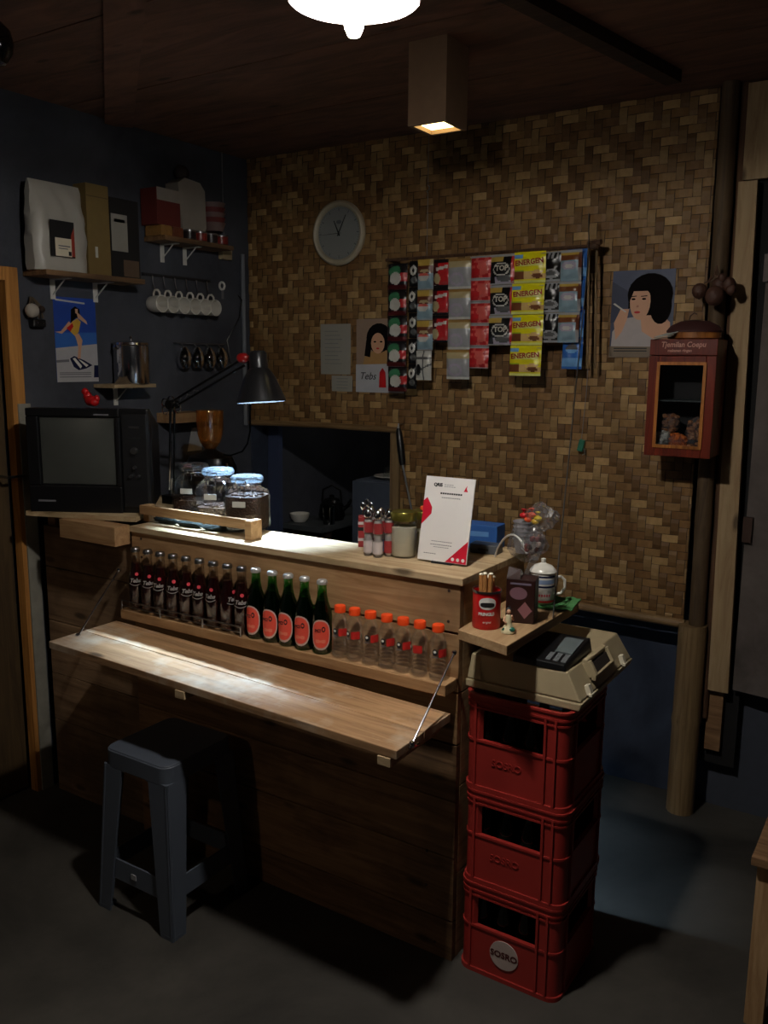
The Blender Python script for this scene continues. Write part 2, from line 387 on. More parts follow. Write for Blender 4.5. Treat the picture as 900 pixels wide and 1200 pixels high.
# left doorway: varnished frame, pale lower board, half open slab
mb = MB(); mb.bb(XL-.03, XL+.008, 1.835, 1.885, .0, 1.90, jambw); mb.bb(XL-.03, XL+.008, 1.0, 1.835, 1.855, 1.90, jambw)
struct(mb.build('trim_10'))
mb = MB(); mb.bb(XL+.0085, XL+.014, 1.852, 1.900, 0, 1.44, mat('flaking white paint', (136,132,120), .8, 0, .3, 25)); struct(mb.build('trim_11'))
mb = MB(); mb.bb(XL-.075, XL-.045, 1.02, 1.833, .01, 1.85, wood('door slab ply', (84,66,42), (60,46,30), 2))
d = struct(mb.build('door_2'))
mb = MB(); mb.tube([(XL-.045, 1.79, 1.19), (XL+.02, 1.79, 1.19), (XL+.02, 1.85, 1.19)], .005, steel); mb.build('latch', d)
# ceiling beams
def beam(name, a, b, w, h, mt):
    a = Vector(a); b = Vector(b); dd = b-a; m_ = MB()
    m_.box((a+b)/2 - Vector((0,0,h/2)), (dd.length, w, h), mt, rz=math.atan2(dd.y, dd.x)); return struct(m_.build(name))
q0 = P(634, 0, Z=ZC); q1 = P(790, 84, Z=ZC); dq = (q1-q0).normalized()
beam('trim_12', q0-dq*1.2, q1, .05, .035, darkw)
beam('trim_13', (-2.7, 1.2, ZC), (-.6, .55, ZC), .09, .02, darkw)
beam('trim_14', (-2.7, 2.35, ZC), (-1.2, 1.1, ZC), .10, .018, ceilw)
# conduit on the left wall near the corner
mb = MB(); mb.tube([(XL+.012, 3.02, 1.30), (XL+.012, 3.02, 2.06)], .009, mat('grey conduit', (120,124,130), .5)); struct(mb.build('trim_15'))

# ------------------------------------------------------------------ lamps
lp = P(415, -2, Z=2.2)
t = thing('ceiling_lamp', 'glaring white bulb under a round dish shade hanging from the ceiling', 'lamp', (lp.x, lp.y, 2.218))
mb = MB(); mb.lathe([(.112, -.020), (.1135, -.016), (.088, .026), (.045, .052), (.022, .060), (.022, .085), (.018, .085), (.018, .062), (.042, .047), (.083, .020), (.109, -.018)], mat('white enamel', (235,235,232), .4), cap=False, n=40); mb.build('dish_shade', t)
mb = MB(); mb.lathe([(.019, -.026), (.036, -.0225), (.040, -.018), (.001, -.017)], bulbE, n=24); bl = mb.build('bulb', t)
mb = MB(); mb.lathe([(1e-4, -.080), (.010, -.077), (.015, -.066), (.019, -.048), (.026, -.034), (.026, -.028), (.001, -.0265)], emit('lit bulb tip', (1., .95, .88), 230.), n=24); mb.build('bulb_tip', bl)
mb = MB(); mb.lathe([(.038, -.0165), (.036, .005), (.030, .024), (.020, .040)], white, n=24); mb.build('bulb_neck', bl)
t = thing('room_lamp', 'second warm hanging bulb further back in the room', 'lamp', (-1.9, -.9, 2.12))
mb = MB(); mb.lathe([(1e-4, -.04), (.018, -.036), (.03, -.018), (.034, 0), (.027, .022), (.016, .036)], roomE, n=20); mb.build('bulb', t)
mb = MB(); mb.lathe([(.12,-.05),(.122,-.046),(.03,.05),(.016,.062),(.016,.058),(.028,.046),(.118,-.05)], mat('added green cone', (40,60,46), .4), n=32, cap=False); mb.build('cone_shade', t)  # unseen cone added to keep this bulb's light off the upper walls
mb = MB(); mb.cyl((0,0,.036),(0,0,.07), .016, black); mb.cyl((0,0,.07),(0,0,ZC-2.12), .004, black); mb.build('cord', t)
mb = MB(); mb.cyl((0,0,.078), (0,0,ZC-2.218), .006, black); mb.lathe([(.04, ZC-2.218-.02), (.04, ZC-2.218)], white); mb.build('stem', t)

zb = 2.25; L_ = P(478, 148, Z=zb); R_ = P(547, 153, Z=zb)
x0, y0, x1, y1 = L_.x, L_.y, R_.x, R_.y
t = thing('box_lamp', 'square wooden box lamp on the ceiling with yellow light at its open bottom', 'lamp', ((x0+x1)/2, (y0+y1)/2, zb))
w, dd = (x1-x0)/2, (y1-y0)/2; hh = ZC-zb; th = .012
mb = MB(); bw = mat('box lamp ply', (130,102,78), .7, 0, .15)
mb.bb(-w, w, -dd, -dd+th, 0, hh, bw); mb.bb(-w, w, dd-th, dd, 0, hh, bw); mb.bb(-w, -w+th, -dd+th, dd-th, 0, hh, bw); mb.bb(w-th, w, -dd+th, dd-th, 0, hh, bw)
mb.build('lamp_box', t)
mb = MB(); mb.bb(-w+th, w-th, -dd+th, dd-th, .012, .016, boxE); mb.build('diffuser', t)
# dark round lamp at upper left edge
bp = P(-6, 50, Y=1.35)
t = thing('dark_globe_lamp', 'unlit black round pendant at the top left edge with a bright glint', 'lamp', bp)
mb = MB(); mb.lathe([(1e-4,-.05),(.022,-.045),(.038,-.022),(.042,0),(.036,.028),(.018,.046),(1e-4,.05)], mat('glossy black', (10,10,10), .12), n=24); mb.build('globe', t)
mb = MB(); mb.cyl((0,0,.045), (0,0,ZC-bp.z), .004, black); mb.build('cord', t)

# ------------------------------------------------------------------ bar counter
CX0, CX1, CY, CT = -2.165, -.968, 1.866, 1.068
t = thing('bar_counter', 'pine plank bar counter with a fold-down table in front', 'counter', (0,0,0))
mb = MB(); z = 0
for z0, z1 in ((.0,.115),(.118,.30),(.303,.462),(.465,.62),(.623,.762),(.765,.918)):
    mb.bb(CX0, CX1, CY, CY+.02, z0+.001, z1, dull if z0 < .6 else pine)
mb.build('front_panel', t, bev=.0015)
mb = MB(); mb.bb(CX0, CX1, CY, CY+.022, .924, CT-.02, pine); mb.build('upper_board', t, bev=.0015)
mb = MB(); mb.bb(CX0, CX1+.01, CY-.008, 2.06, CT-.019, CT, topw); mb.bb(-1.22, CX1+.01, 2.062, 2.27, CT-.019, CT, topw); mb.bb(CX0, -1.885, 2.062, 2.21, CT-.019, CT, topw); mb.build('top_board', t, bev=.002)
mb = MB()
for z0, z1 in ((0,.25),(.253,.5),(.503,.76),(.763,.93),(.933,CT-.02)): mb.bb(CX1-.02, CX1, CY+.023, 2.26, z0, z1, pineY)
mb.build('side_panel', t, bev=.0015)
mb = MB()
mb.bb(CX0, CX0+.02, CY+.023, 2.05, 0, CT-.02, dull); mb.bb(CX0+.02, CX1-.02, 2.03, 2.05, .5, CT-.02, dull); mb.build('back_frame', t)
mb = MB(); mb.bb(CX0+.01, CX1-.002, 1.80, CY-.001, .776, .806, pine); mb.build('bottle_ledge', t, bev=.002)
mb = MB(); mb.tube([(CX0+.01, 1.806, .835), (-1.648, 1.806, .835)], .0025, steel); mb.tube([(CX0+.01, 1.806, .818), (-1.648, 1.806, .818)], .0018, steel)
for xx in (CX0+.01, -1.98, -1.8, -1.648): mb.tube([(xx, 1.806, .806), (xx, 1.806, .837)], .0025, steel)
mb.build('bottle_rail', t)
# drop leaf: two boards, a little worn, tilting slightly to the right
def zt(x): return .752-.022*(x+1.55)
leaf = MB()
for y0_, y1_ in ((1.545, 1.668), (1.671, 1.798)):
    xa, xb = -2.175, -.952
    leaf.hexa([(xa,y0_,zt(xa)-.022),(xb,y0_,zt(xb)-.022),(xb,y1_,zt(xb)-.022),(xa,y1_,zt(xa)-.022)], [(xa,y0_,zt(xa)),(xb,y0_,zt(xb)),(xb,y1_,zt(xb)),(xa,y1_,zt(xa))], leafw)
lf = leaf.build('drop_leaf', t, bev=.002)
mb = MB()
for xx in (-1.63, -.985): mb = MB(); mb.box((xx, 1.66, zt(xx)-.034), (.035, .235, .022), topw); mb.build('batten', lf, bev=.0015)
for (a, b) in (((152,672),(128,730)), ((543,781),(511,848))):
    A = P(*a, Y=1.80); B = P(*b, Y=1.60); B.z = zt(B.x)+.004
    if a[0] > 300: A = Vector((-.962, 1.83, .885)); B = Vector((-.945, 1.60, zt(-.95)-.004))
    else: A = Vector((-2.19, 1.83, .925)); B = Vector((-2.15, 1.63, zt(-2.15)))
    mb = MB(); mb.tube([A, B], .0028, chrome); mb.ball(A, .007, chrome, 8); mb.ball(B, .009, chrome, 8)
    mb.tube([B+Vector((0,-.012,-.004)), B+Vector((.004,.012,-.004)), B+Vector((.0,.03,-.008))], .004, chrome); mb.build('stay_wire', t)
# nail heads
for (x_, z_) in ((-1.0,.95),(-1.0,1.03),(-1.56,1.0),(-2.12,.97),(-2.12,1.03),(-1.05,.3),(-1.05,.2),(-1.02,.04)): mb = MB(); mb.cyl((x_, CY+.001, z_), (x_, CY-.0012, z_), .004, mat('rusty nail', (50,34,26), .6), n=8); mb.build('nail', t)

# tv stand left of the counter
t = thing('tv_stand', 'plank-fronted stand with a board top in the left corner under the television', 'stand', (0,0,0))
mb = MB()
for z0, z1 in ((.0,.28),(.283,.46),(.463,.66),(.663,.86),(.863,1.01)): mb.bb(-2.66, CX0-.012, CY+.03, CY+.05, z0, z1, midw)
mb.build('front_panel', t, bev=.0015)
mb = MB(); mb.prism([(-2.575,1.772),(-2.18,1.90),(-2.215,1.965),(-2.215,2.28),(-2.70,2.28),(-2.70,2.0)], 1.072, 1.088, topw); mb.build('top_board', t)
mb = MB(); mb.bb(-2.44, CX0-.002, 1.80, 1.862, 1.008, 1.071, pine); mb.build('front_beam', t, bev=.002)
mb = MB(); mb.bb(-2.66, CX0-.012, 2.2, 2.22, 0, 1.07, dull); mb.bb(-2.66,-2.62,CY+.05,2.2,0,1.071,dull); mb.build('back_frame', t)

# television
tv = thing('television', 'old black tube television with a dull grey screen and side control panel', 'television', (-2.5567, 1.784, 1.0885), R(28))
TW, TH = .413, .347
mb = MB()
mb.bb(0, TW, 0, .035, 0, TH, black); mb.build('front_bezel', tv, bev=.006)
mb = MB(); mb.hexa([(.004,.036,.006),(TW-.004,.036,.006),(TW-.07,.30,.015),(.075,.30,.015)], [(.004,.036,TH-.004),(TW-.004,.036,TH-.004),(TW-.07,.30,TH-.07),(.075,.30,TH-.07)], black); mb.build('rear_shell', tv, bev=.006)
mb = MB()
sx0, sx1, sz0, sz1 = .045, .300, .095, .315
n = 10; vs = []; fs = []
for i in range(n+1):
    for j in range(n+1):
        u, v = i/n, j/n; vs.append((sx0+u*(sx1-sx0), -.001-.012*(1-(2*u-1)**2)*(1-(2*v-1)**2), sz0+v*(sz1-sz0)))
for i in range(n):
    for j in range(n): fs.append((i*(n+1)+j, (i+1)*(n+1)+j, (i+1)*(n+1)+j+1, i*(n+1)+j+1))
mb.add(vs, fs, mat('dull screen glass', (72,74,70), .25, 0, .05), True); mb.build('screen', tv)
mb = MB()
for a_ in ((.0,.32,-.012,0,.32,TH),(.0,.32,-.012,0,0,.09),(0,.042,-.012,0,.09,.32),(.303,.32,-.012,0,.09,.32)): mb.bb(*a_, black)
mb.build('screen_surround', tv, bev=.004)
mb = MB(); mb.bb(.323, .409, -.006, 0, .02, .33, mat('panel black', (24,24,26), .4)); cp = mb.build('control_panel', tv, bev=.003)
for (kx, kz, kr) in ((.366,.21,.012),(.366,.155,.006),(.352,.125,.006),(.378,.125,.006)):
    mb = MB(); mb.cyl((kx,-.006,kz), (kx,-.02,kz), kr, steel, kr*.85); mb.build('knob', cp)
mb = MB(); mb.bb(.350,.385,-.009,-.006,.283,.290, steel); mb.bb(.345,.39,-.0075,-.006,.25,.253,steel); mb.build('trim_bar', cp)
mb = MB(); mb.bb(.03, .09, -.0135,-.012,.035,.041, inkg); mb.build('nameplate', tv); mb = MB(); mb.bb(.235,.285,-.0135,-.012,.325,.330,inkg); mb.build('model_badge', tv)
# red figure on the TV
t = thing('red_trinket', 'small glossy red toy lying on top of the television', 'toy', P(107, 477, Y=1.93))
t.location.z = 1.4355
mb = MB(); 
for c_, s_ in (((0,0,.022),(1.3,.9,.9)),((-.022,.005,.035),(.8,.7,.9)),((.02,-.004,.018),(.9,.8,.7)),((-.028,0,.052),(.6,.6,.6)),((.03,.0,.03),(.5,.5,.6))): mb.ball(c_, .02, redp, 12, s_)
mb.build('toy_body', t)

# bracket shelf right of the counter
t = thing('side_shelf', 'small raw pine shelf board jutting out right of the counter end', 'shelf', (0,0,0))
mb = MB(); mb.hexa([(-.938,1.80,.932),(-.787,1.755,.932),(-.778,2.195,.932),(-.957,2.195,.932)], [(-.938,1.80,.957),(-.787,1.755,.957),(-.778,2.195,.957),(-.957,2.195,.957)], pineY)
mb.build('shelf_board', t, bev=.002)
mb = MB(); mb.bb(-.966, -.945, 1.90, 2.18, .900, .931, pineY); mb.build('cleat', t)
tw_ = MB(); A = P(690, 300, Y=2.90); B = Vector((-.782, 2.02, .958)); tw_.tube([B, A, P(690, 250, Y=2.9)], .002, steel, 6); tag(tw_.build('hanger_wire'), 'thin steel wire slanting from the sachet rack down to the side shelf', 'wire')

# ------------------------------------------------------------------ crates with bottles
def rim(mb, w, d, r, z0, z1, th, mt, n=5):
    o = rrect(w, d, r, n); i_ = rrect(w-2*th, d-2*th, max(r-th, .004), n); N = len(o)
    vs = [(x, y, z0) for x, y in o]+[(x, y, z0) for x, y in i_]+[(x, y, z1) for x, y in o]+[(x, y, z1) for x, y in i_]
    fs = []
    for k in range(N):
        j = (k+1) % N
        fs += [(k, j, 2*N+j, 2*N+k), (N+j, N+k, 3*N+k, 3*N+j), (2*N+k, 2*N+j, 3*N+j, 3*N+k), (j, k, N+k, N+j)]
    mb.add(vs, fs, mt, True)
def crate_mesh():
    w, d, h = .285, .30, .2575; mb = MB()
    rim(mb, w, d, .035, 0, .012, .012, red)
    rim(mb, w-.010, d-.010, .03, .010, .134, .007, red)
    rim(mb, w-.004, d-.004, .033, .130, .136, .012, red)
    rim(mb, w-.010, d-.010, .03, .222, .236, .007, red)
    rim(mb, w-.002, d-.002, .035, .219, .224, .010, red)
    rim(mb, w, d, .036, .234, .239, .012, red)
    rim(mb, w-.004, d-.004, .034, .239, .255, .012, red)
    rim(mb, w+.002, d+.002, .037, .2515, .2570, .009, red)
    # corner posts and window ribs
    for sx in (-1, 1):
        for sy in (-1, 1):
            path = [(x, y) for x, y in rrect(w-.010, d-.010, .03, 6) if x*sx > 0 and y*sy > 0]
            path = sorted(path, key=lambda p: math.atan2(p[1]*sy-(d/2-.035), p[0]*sx-(w/2-.035)))
            ext = .025 if sx > 0 else .010
            full = [((w/2-.005)*sx, (d/2-.035-.02)*sy)]+path+[((w/2-.035-ext)*sx, (d/2-.005)*sy)]
            ins = [(x-.008*sx, y-.008*sy) for x, y in full]
            mb.prism(full+ins[::-1], .132, .222, red)
    for x_ in (-w/2+.036, w/2-.062, w/2-.036): mb.bb(x_-.003, x_+.003, -d/2-.001, -d/2+.006, .012, .236, red)
    for y_ in (-d/2+.05, d/2-.05):
        for s_ in (-1, 1): mb.bb(s_*(w/2-.006), s_*(w/2+.001), y_-.003, y_+.003, .012, .236, red)
    mb.bb(-w/2+.01, w/2-.01, -d/2+.01, d/2-.01, .002, .008, red)
    return mb
crate0 = None
names = [('red plastic bottle crate at the top of the stack, under the cream case', 'top'), ('red plastic bottle crate in the middle of the three-crate stack', 'middle'), ('red plastic bottle crate at the bottom of the stack with a white round logo', 'bottom')]
CRX, CRY = -.8115, 2.020
for k, (lab, pos) in enumerate(names):
    z_ = .516-.258*k
    if crate0 is None:
        crate0 = thing('bottle_crate', lab, 'crate', (CRX, CRY, z_), 0, 'stacked red crates'); crate_mesh().build('crate_body', crate0); c_ = crate0
        text('SOSRO', .026, red, c_, (-.02, -.146, .082), ext=.0012)
    else:
        c_ = copy_tree(crate0); c_['label'] = lab; c_.location = (CRX+(.004 if k == 1 else .002), CRY-.002*k, z_)
    if pos == 'bottom':
        for q in [q for q in bpy.data.objects if q.parent == c_ and q.name.startswith('lettering')]: bpy.data.objects.remove(q)
        mb = MB(); mb.prism(ell(-.008, .078, .040, .040, 28), -.1475, -.1455, mat('faded white print', (176,158,150), .6), 'Y'); dsk = mb.build('logo_disc', c_, label='off-white round logo with SOSRO in dark letters')
        text('SOSRO', .024, mat('dark red print', (70,14,14), .6), dsk, (-.008, -.1482, .078), bold=.0006)
dbg = mat('dark bottle glass', (16,20,16), .12, 0, .1)
def dark_bottle():
    mb = MB(); mb.lathe([(.026,0),(.029,.004),(.029,.115),(.025,.14),(.014,.175),(.0115,.20),(.013,.203),(.013,.212),(.010,.212)], dbg, n=16); return mb
db0 = None
for k, (lab, pos) in enumerate(names):
    z_ = .525-.258*k
    for ix in range(4):
        for iy in range(2):
            x_ = CRX-.092+ix*.0615; y_ = CRY-.100+iy*.065
            if db0 is None: db0 = dark_bottle().build('dark_bottle'); o = db0
            else: o = db0.copy(); C.objects.link(o)
            o.location = (x_, y_, z_)
            tag(o, 'dark empty glass bottle standing inside the %s red crate' % pos, 'bottle', 'bottles inside the %s crate' % pos)

# ------------------------------------------------------------------ cream case on the crates
t = thing('plastic_case', 'cream plastic carry case lying on the crates, handle and latches facing right', 'case', (-.815, 2.10, .775), 0)
mb = MB()
mb.hexa([(-.15,-.20,0),(.155,-.20,0),(.155,.20,0),(-.15,.20,0)], [(-.15,-.20,.020),(.162,-.20,.020),(.162,.20,.020),(-.15,.20,.020)], cream)
mb.build('base_shell', t, bev=.003)
mb = MB(); mb.hexa([(-.148,-.197,.0215),(.158,-.197,.0215),(.158,.197,.0215),(-.148,.197,.0215)], [(-.14,-.188,.088),(.118,-.188,.088),(.118,.188,.088),(-.14,.188,.088)], cream)
mb.build('lid', t, bev=.004)
mb = MB(); mb.box((.138,.04,.070), (.030,.012,.040), cream, ry=R(-30)); mb.box((.138,-.09,.070), (.030,.012,.040), cream, ry=R(-30)) 
mb.box((.152,-.025,.052), (.012,.142,.014), cream); mb.box((.128,-.025,.090), (.014,.142,.010), cream); mb.build('handle', t, bev=.002)
mb = MB(); mb.box((.137,-.025,.066), (.02,.112,.026), mat('dark recess', (44,36,32), .7), ry=R(-30)); mb.build('handle_recess', t)
for yy in (-.145, .115):
    mb = MB(); mb.box((.158,yy,.040), (.012,.016,.024), cream2, ry=R(-20)); mb.box((.166,yy,.029), (.008,.022,.006), cream2); mb.build('latch', t)
# payment terminal on case
t = thing('desk_calculator', 'black desk calculator with a small grey display lying on the cream case', 'calculator', (-.768, 1.998, .8675), R(2), rx=R(3)); t.scale = (1.22, 1.05, 1)
mb = MB(); mb.hexa([(-.062,-.085,0),(.052,-.085,0),(.062,.075,0),(-.062,.075,0)], [(-.060,-.082,.020),(.048,-.082,.016),(.058,.072,.034),(-.060,.072,.034)], black); b_ = mb.build('casing', t, bev=.003)
mb = MB(); mb.hexa([(.012,-.03,.0225),(.048,-.03,.0215),(.050,.05,.0315),(.012,.05,.0325)],[(.012,-.03,.0265),(.048,-.03,.0255),(.050,.05,.0345),(.012,.05,.0355)], mat('display grey', (96,104,104), .2)); mb.build('display', t)
mb = MB()
for i in range(6):
    for j in range(3): mb.box((.010+.016*j, -.070+.0065*i, .0192+.0008*i), (.010,.0035,.003), mat('button grey', (120,124,126), .5))
mb.build('buttons', t)

# ------------------------------------------------------------------ items on the side shelf
SZ = .9575
def patch(mb, Rr, rings, mt, a0, zc, ra, rz, seg=22, e=.0006, squ=2.0):
    """superellipse label wrapped on a round body: a0 centre angle (0 faces -Y), ra half width in radians"""
    vs = []; fs = []
    for r in range(rings+1):
        f = r/rings
        for i in range(seg):
            a = 2*PI*i/seg; ca, sa = cos(a), sin(a)
            ux = math.copysign(abs(ca)**(2/squ), ca); uz = math.copysign(abs(sa)**(2/squ), sa)
            th_ = a0+ra*f*ux; vs.append(((Rr+e)*sin(th_), -(Rr+e)*cos(th_), zc+rz*f*uz))
    for r in range(rings):
        for i in range(seg): j = (i+1) % seg; fs.append((r*seg+i, r*seg+j, (r+1)*seg+j, (r+1)*seg+i))
    mb.add(vs, fs, mt, True)
prg = mat('glossy red can print', (206,24,28), .3, 0, .03)
t = thing('snack_can', 'red crisps can with a white oval logo holding wafer sticks on the side shelf', 'can', (-.893, 1.862, SZ), R(35))
cr_ = .0345
mb = MB(); mb.lathe([(.001,.003),(.031,.003),(.033,0),(cr_,.003),(cr_,.090),(.0325,.090),(.0325,.006),(.001,.006)], prg, n=32, cap=False); cb = mb.build('can_body', t)
mb = MB(); mb.lathe([(.0335,.0895),(.0362,.0895),(.0362,.095),(.0335,.095),(.0335,.0895)], steel, n=32, cap=False); mb.build('rim', t)
mb = MB(); patch(mb, cr_, 4, white, -.1, .066, .62, .015, squ=2.3); lg = mb.build('logo_oval', cb, label='white oval emblem with a black band')
mb = MB(); patch(mb, cr_, 3, ink, -.1, .063, .50, .006, e=.0012, squ=3); mb.build('logo_band', lg)
text('PRINGLES', .0105, white, cb, (-.003, -cr_-.0010, .040), wrap=cr_+.001, bold=.0005)
text('original', .007, white, cb, (-.004, -cr_-.0010, .020), wrap=cr_+.001)
stickm = mat('wafer stick wrap', (176,120,66), .55, 0, .25, 80)
for i in range(7):
    a = i*2.4; r_ = .012 if i else 0; x_, y_ = r_*cos(a)*1.2, r_*sin(a)*1.2
    mb = MB(); mb.tube([(x_*.8,y_*.8,.008),(x_*1.1,y_*1.1,.122+.006*(i % 3))], .0058, stickm, 8); mb.ball((x_*1.1,y_*1.1,.124+.006*(i % 3)), .0062, cream2, 8, (1,1,.5))
    o = mb.build('wafer_stick', None, t.location); tag(o, 'brown wrapped wafer stick poking out of the red crisps can', 'snack', 'wafer sticks in the can')
brn = mat('dark brown box print', (44,22,20), .35, 0, .2, 25)
t = thing('coffee_box', 'tall dark brown coffee packet behind the figurine on the side shelf', 'box', (-.842, 1.960, SZ), R(14))
mb = MB(); mb.bb(-.036,.036,-.030,.030,0,.112, brn); cb = mb.build('carton', t, bev=.002)
mb = MB(); mb.flat(ell(-.005,.076,.022,.016), -.0306, mat('mauve print', (120,86,96), .5)); mb.flat(ell(.012,.034,.018,.022,4), -.0306, mat('rose print', (140,92,96), .5)); mb.flat([(-.026,.098),(.026,.098),(.026,.103),(-.026,.103)], -.0306, mat('dim lilac', (110,100,118), .5)); mb.build('front_print', cb)
mb = MB(); mb.hexa([(-.036,-.030,.1125),(-.002,-.030,.1125),(-.002,.030,.1125),(-.036,.030,.1125)], [(-.036,-.004,.136),(-.006,-.006,.130),(-.006,.004,.130),(-.036,.004,.136)], brn); mb.build('folded_flap', t)
# figurine
t = thing('figurine', 'little painted figurine of a sitting woman in green at the shelf front', 'figurine', (-.826, 1.845, SZ), R(25)); t.scale = (.8,.8,.78)
mb = MB(); gp = mat('glazed green', (34,92,74), .25); cp_ = mat('painted cream', (206,196,160), .35, 0, .15, 80)
mb.lathe([(.001,0),(.021,.001),(.022,.006),(.018,.014),(.012,.026),(.009,.036),(.0105,.048),(.008,.056),(.004,.060)], cp_, n=14); mb.ball((.008,-.008,.012), .011, gp, 10, (1.2,1,.9)); mb.ball((-.010,-.006,.010), .009, gp, 10)
mb.build('gown', t)
mb = MB(); mb.ball((0,-.001,.067), .0085, skin, 12, (.9,.9,1.1)); mb.tube([(-.009,0,.052),(-.014,-.008,.040),(-.006,-.014,.036)], .003, skin); mb.tube([(.009,0,.052),(.014,-.006,.044),(.010,-.012,.058)], .003, skin); mb.build('head_and_arms', t)
mb = MB(); mb.ball((0,.003,.070), .0098, ink, 12, (1,.9,1)); mb.ball((.001,.006,.080), .005, ink, 8); mb.build('hair', t)
# lidded mug
t = thing('lidded_mug', 'white enamel mug with navy and red stripes and a domed lid, on green cloth', 'mug', (-.852, 2.115, SZ+.008), R(30)); t.scale = (.92,.92,.95)
mr_ = .036
mb = MB(); mb.lathe([(.001,.001),(.030,0),(.033,.004),(mr_,.02),(mr_,.088),(mr_-.003,.088),(mr_-.003,.01),(.001,.006)], porc, n=32, cap=False); cb = mb.build('cup', t)
for z0, z1, mt_ in ((.078,.083,navy),(.060,.072,blueg),(.050,.055,navy),(.008,.013,redp)): mb = MB(); mb.lathe([(mr_+.0005,z0),(mr_+.0005,z1)], mt_, n=32, cap=False); mb.build('stripe', cb)
mb = MB()
for i in range(5): patch(mb, mr_, 2, pinkm, -.35+.2*i, .028, .07, .004)
mb.build('printed_flowers', cb)
mb = MB(); mb.lathe([(.037,.0885),(.039,.0905),(.037,.096),(.026,.107),(.010,.113),(.007,.115),(.0075,.126),(.001,.128)], porc, n=32); mb.build('lid', t)
mb = MB(); mb.tube([(mr_-.001,0,.072),(mr_+.016,0,.076),(mr_+.027,0,.066),(mr_+.028,0,.044),(mr_+.018,0,.028),(mr_-.001,0,.024)], .0042, porc, 10); mb.build('handle', t)
mb = MB(); n = 12; vs = []; fs = []
for i in range(n+1):
    for j in range(n+1):
        u, v = i/n, j/n; vs.append((-.055+.12*u, -.055+.12*v, .002+.005*abs(sin(u*9+v*4))*max(0, (abs(u-.5)+abs(v-.5))-.2)*2))
for i in range(n):
    for j in range(n): fs.append((i*(n+1)+j, (i+1)*(n+1)+j, (i+1)*(n+1)+j+1, i*(n+1)+j+1))
m2 = len(vs); vs += [(x, y, z+.004) for x, y, z in vs]; fs = [f[::-1] for f in fs]+[[k+m2 for k in f] for f in fs]
for i in range(n): fs += [(i, i+1, m2+i+1, m2+i), (n*(n+1)+i+1, n*(n+1)+i, m2+n*(n+1)+i, m2+n*(n+1)+i+1), ((i+1)*(n+1), i*(n+1), m2+i*(n+1), m2+(i+1)*(n+1)), (i*(n+1)+n, (i+1)*(n+1)+n, m2+(i+1)*(n+1)+n, m2+i*(n+1)+n)]
mb.add(vs, fs, green, True); tag(mb.build('green_cloth', None, (-.832, 2.135, SZ-.001), (0,0,.15)), 'crumpled green cloth under the white striped mug', 'cloth')

# ------------------------------------------------------------------ items on the counter top
TZ = CT+.0006
# clear bag of sweets hanging at counter end
def crinkle(mb, c, rx, ry, rz, mt, n=18, amp=.16, seed=1, zp=1):
    rnd = random.Random(seed); ph = [rnd.uniform(0, 6.28) for _ in range(6)]
    vs = []; fs = []; m_ = n//2
    for j in range(m_+1):
        t_ = PI*j/m_
        for i in range(n):
            a = 2*PI*i/n; k = 1+amp*(sin(3*a+ph[0]+2*t_)*.4+sin(7*a+ph[1]+5*t_)*.3+sin(5*t_+ph[2])*.3)
            vs.append((c[0]+rx*k*sin(t_)*cos(a), c[1]+ry*k*sin(t_)*sin(a), c[2]-rz*cos(t_)*k))
    for j in range(m_):
        for i in range(n): fs.append((j*n+i, j*n+(i+1) % n, (j+1)*n+(i+1) % n, (j+1)*n+i))
    mb.add(vs, fs, mt, False)
bg = P(617, 640, Y=2.17)
t = thing('clear_bag', 'clear plastic bag of wrapped sweets and cups at the counter end', 'bag', (bg.x, bg.y, TZ))
mb = MB(); crinkle(mb, (0,0,.045), .050, .045, .052, film, 22, .2, 3); crinkle(mb, (.035,.01,.115), .045, .03, .035, film, 18, .3, 5); mb.build('film', t)
mb = MB()
for i in range(5): mb.lathe([(.018,.012+i*.012),(.026,.05+i*.012),(.028,.05+i*.012),(.028,.053+i*.012)], mat('milky cup plastic', (150,146,150), .4), c=(-.012,0,0), n=20, cap=False)
mb.build('stacked_cups', t)
for i, (dx, dz, mt_) in enumerate(((-.012,.122,redp),(.012,.126,orangef),(.030,.118,mat('yellow sweet', (220,190,40), .4)),(.022,.108,mat('yellow sweet 2', (214,170,36), .4)),(.002,.112,orangef))):
    mb = MB(); mb.ball((0,0,0), .010, mt_, 10, (1.2,.8,.8)); mb.lathe([(.002,.010),(.008,.018)], mt_, n=8, cap=False)
    o = mb.build('sweet', t, (dx, 0, dz-.006))
t2p = P(622, 672, Y=2.06)
t = thing('sweets_packet', 'small clear packet of dark coffee sweets tied with a white cord', 'packet', (-.822, 1.975, SZ+.147))
mb = MB(); crinkle(mb, (.0,0,.045), .034, .024, .034, film, 16, .25, 9); mb.hexa([(-.022,-.004,-.03),(-.010,-.004,-.03),(-.010,.004,-.03),(-.022,.004,-.03)],[(-.004,-.006,.02),(.012,-.006,.02),(.012,.006,.02),(-.004,.006,.02)], film); mb.build('film', t)
mb = MB(); rnd = random.Random(4)
for i in range(14): mb.ball((rnd.uniform(-.022,.022), rnd.uniform(-.012,.012), .045+rnd.uniform(-.018,.02)), .008, mat('dark sweet %d' % (i % 3), ((60,30,22),(110,40,34),(150,130,120))[i % 3], .4), 8)
mb.build('sweets_inside', t)
mb = MB(); a_ = P(580, 652, Z=TZ+.004); pa, pb = a_, Vector((-.845, 1.985, SZ+.165))
mb.tube([pa.lerp(pb, k/12)+Vector((0,0,.055*sin(PI*k/12)**.7))-t.location for k in range(13)], .0028, white); mb.build('cord', t)

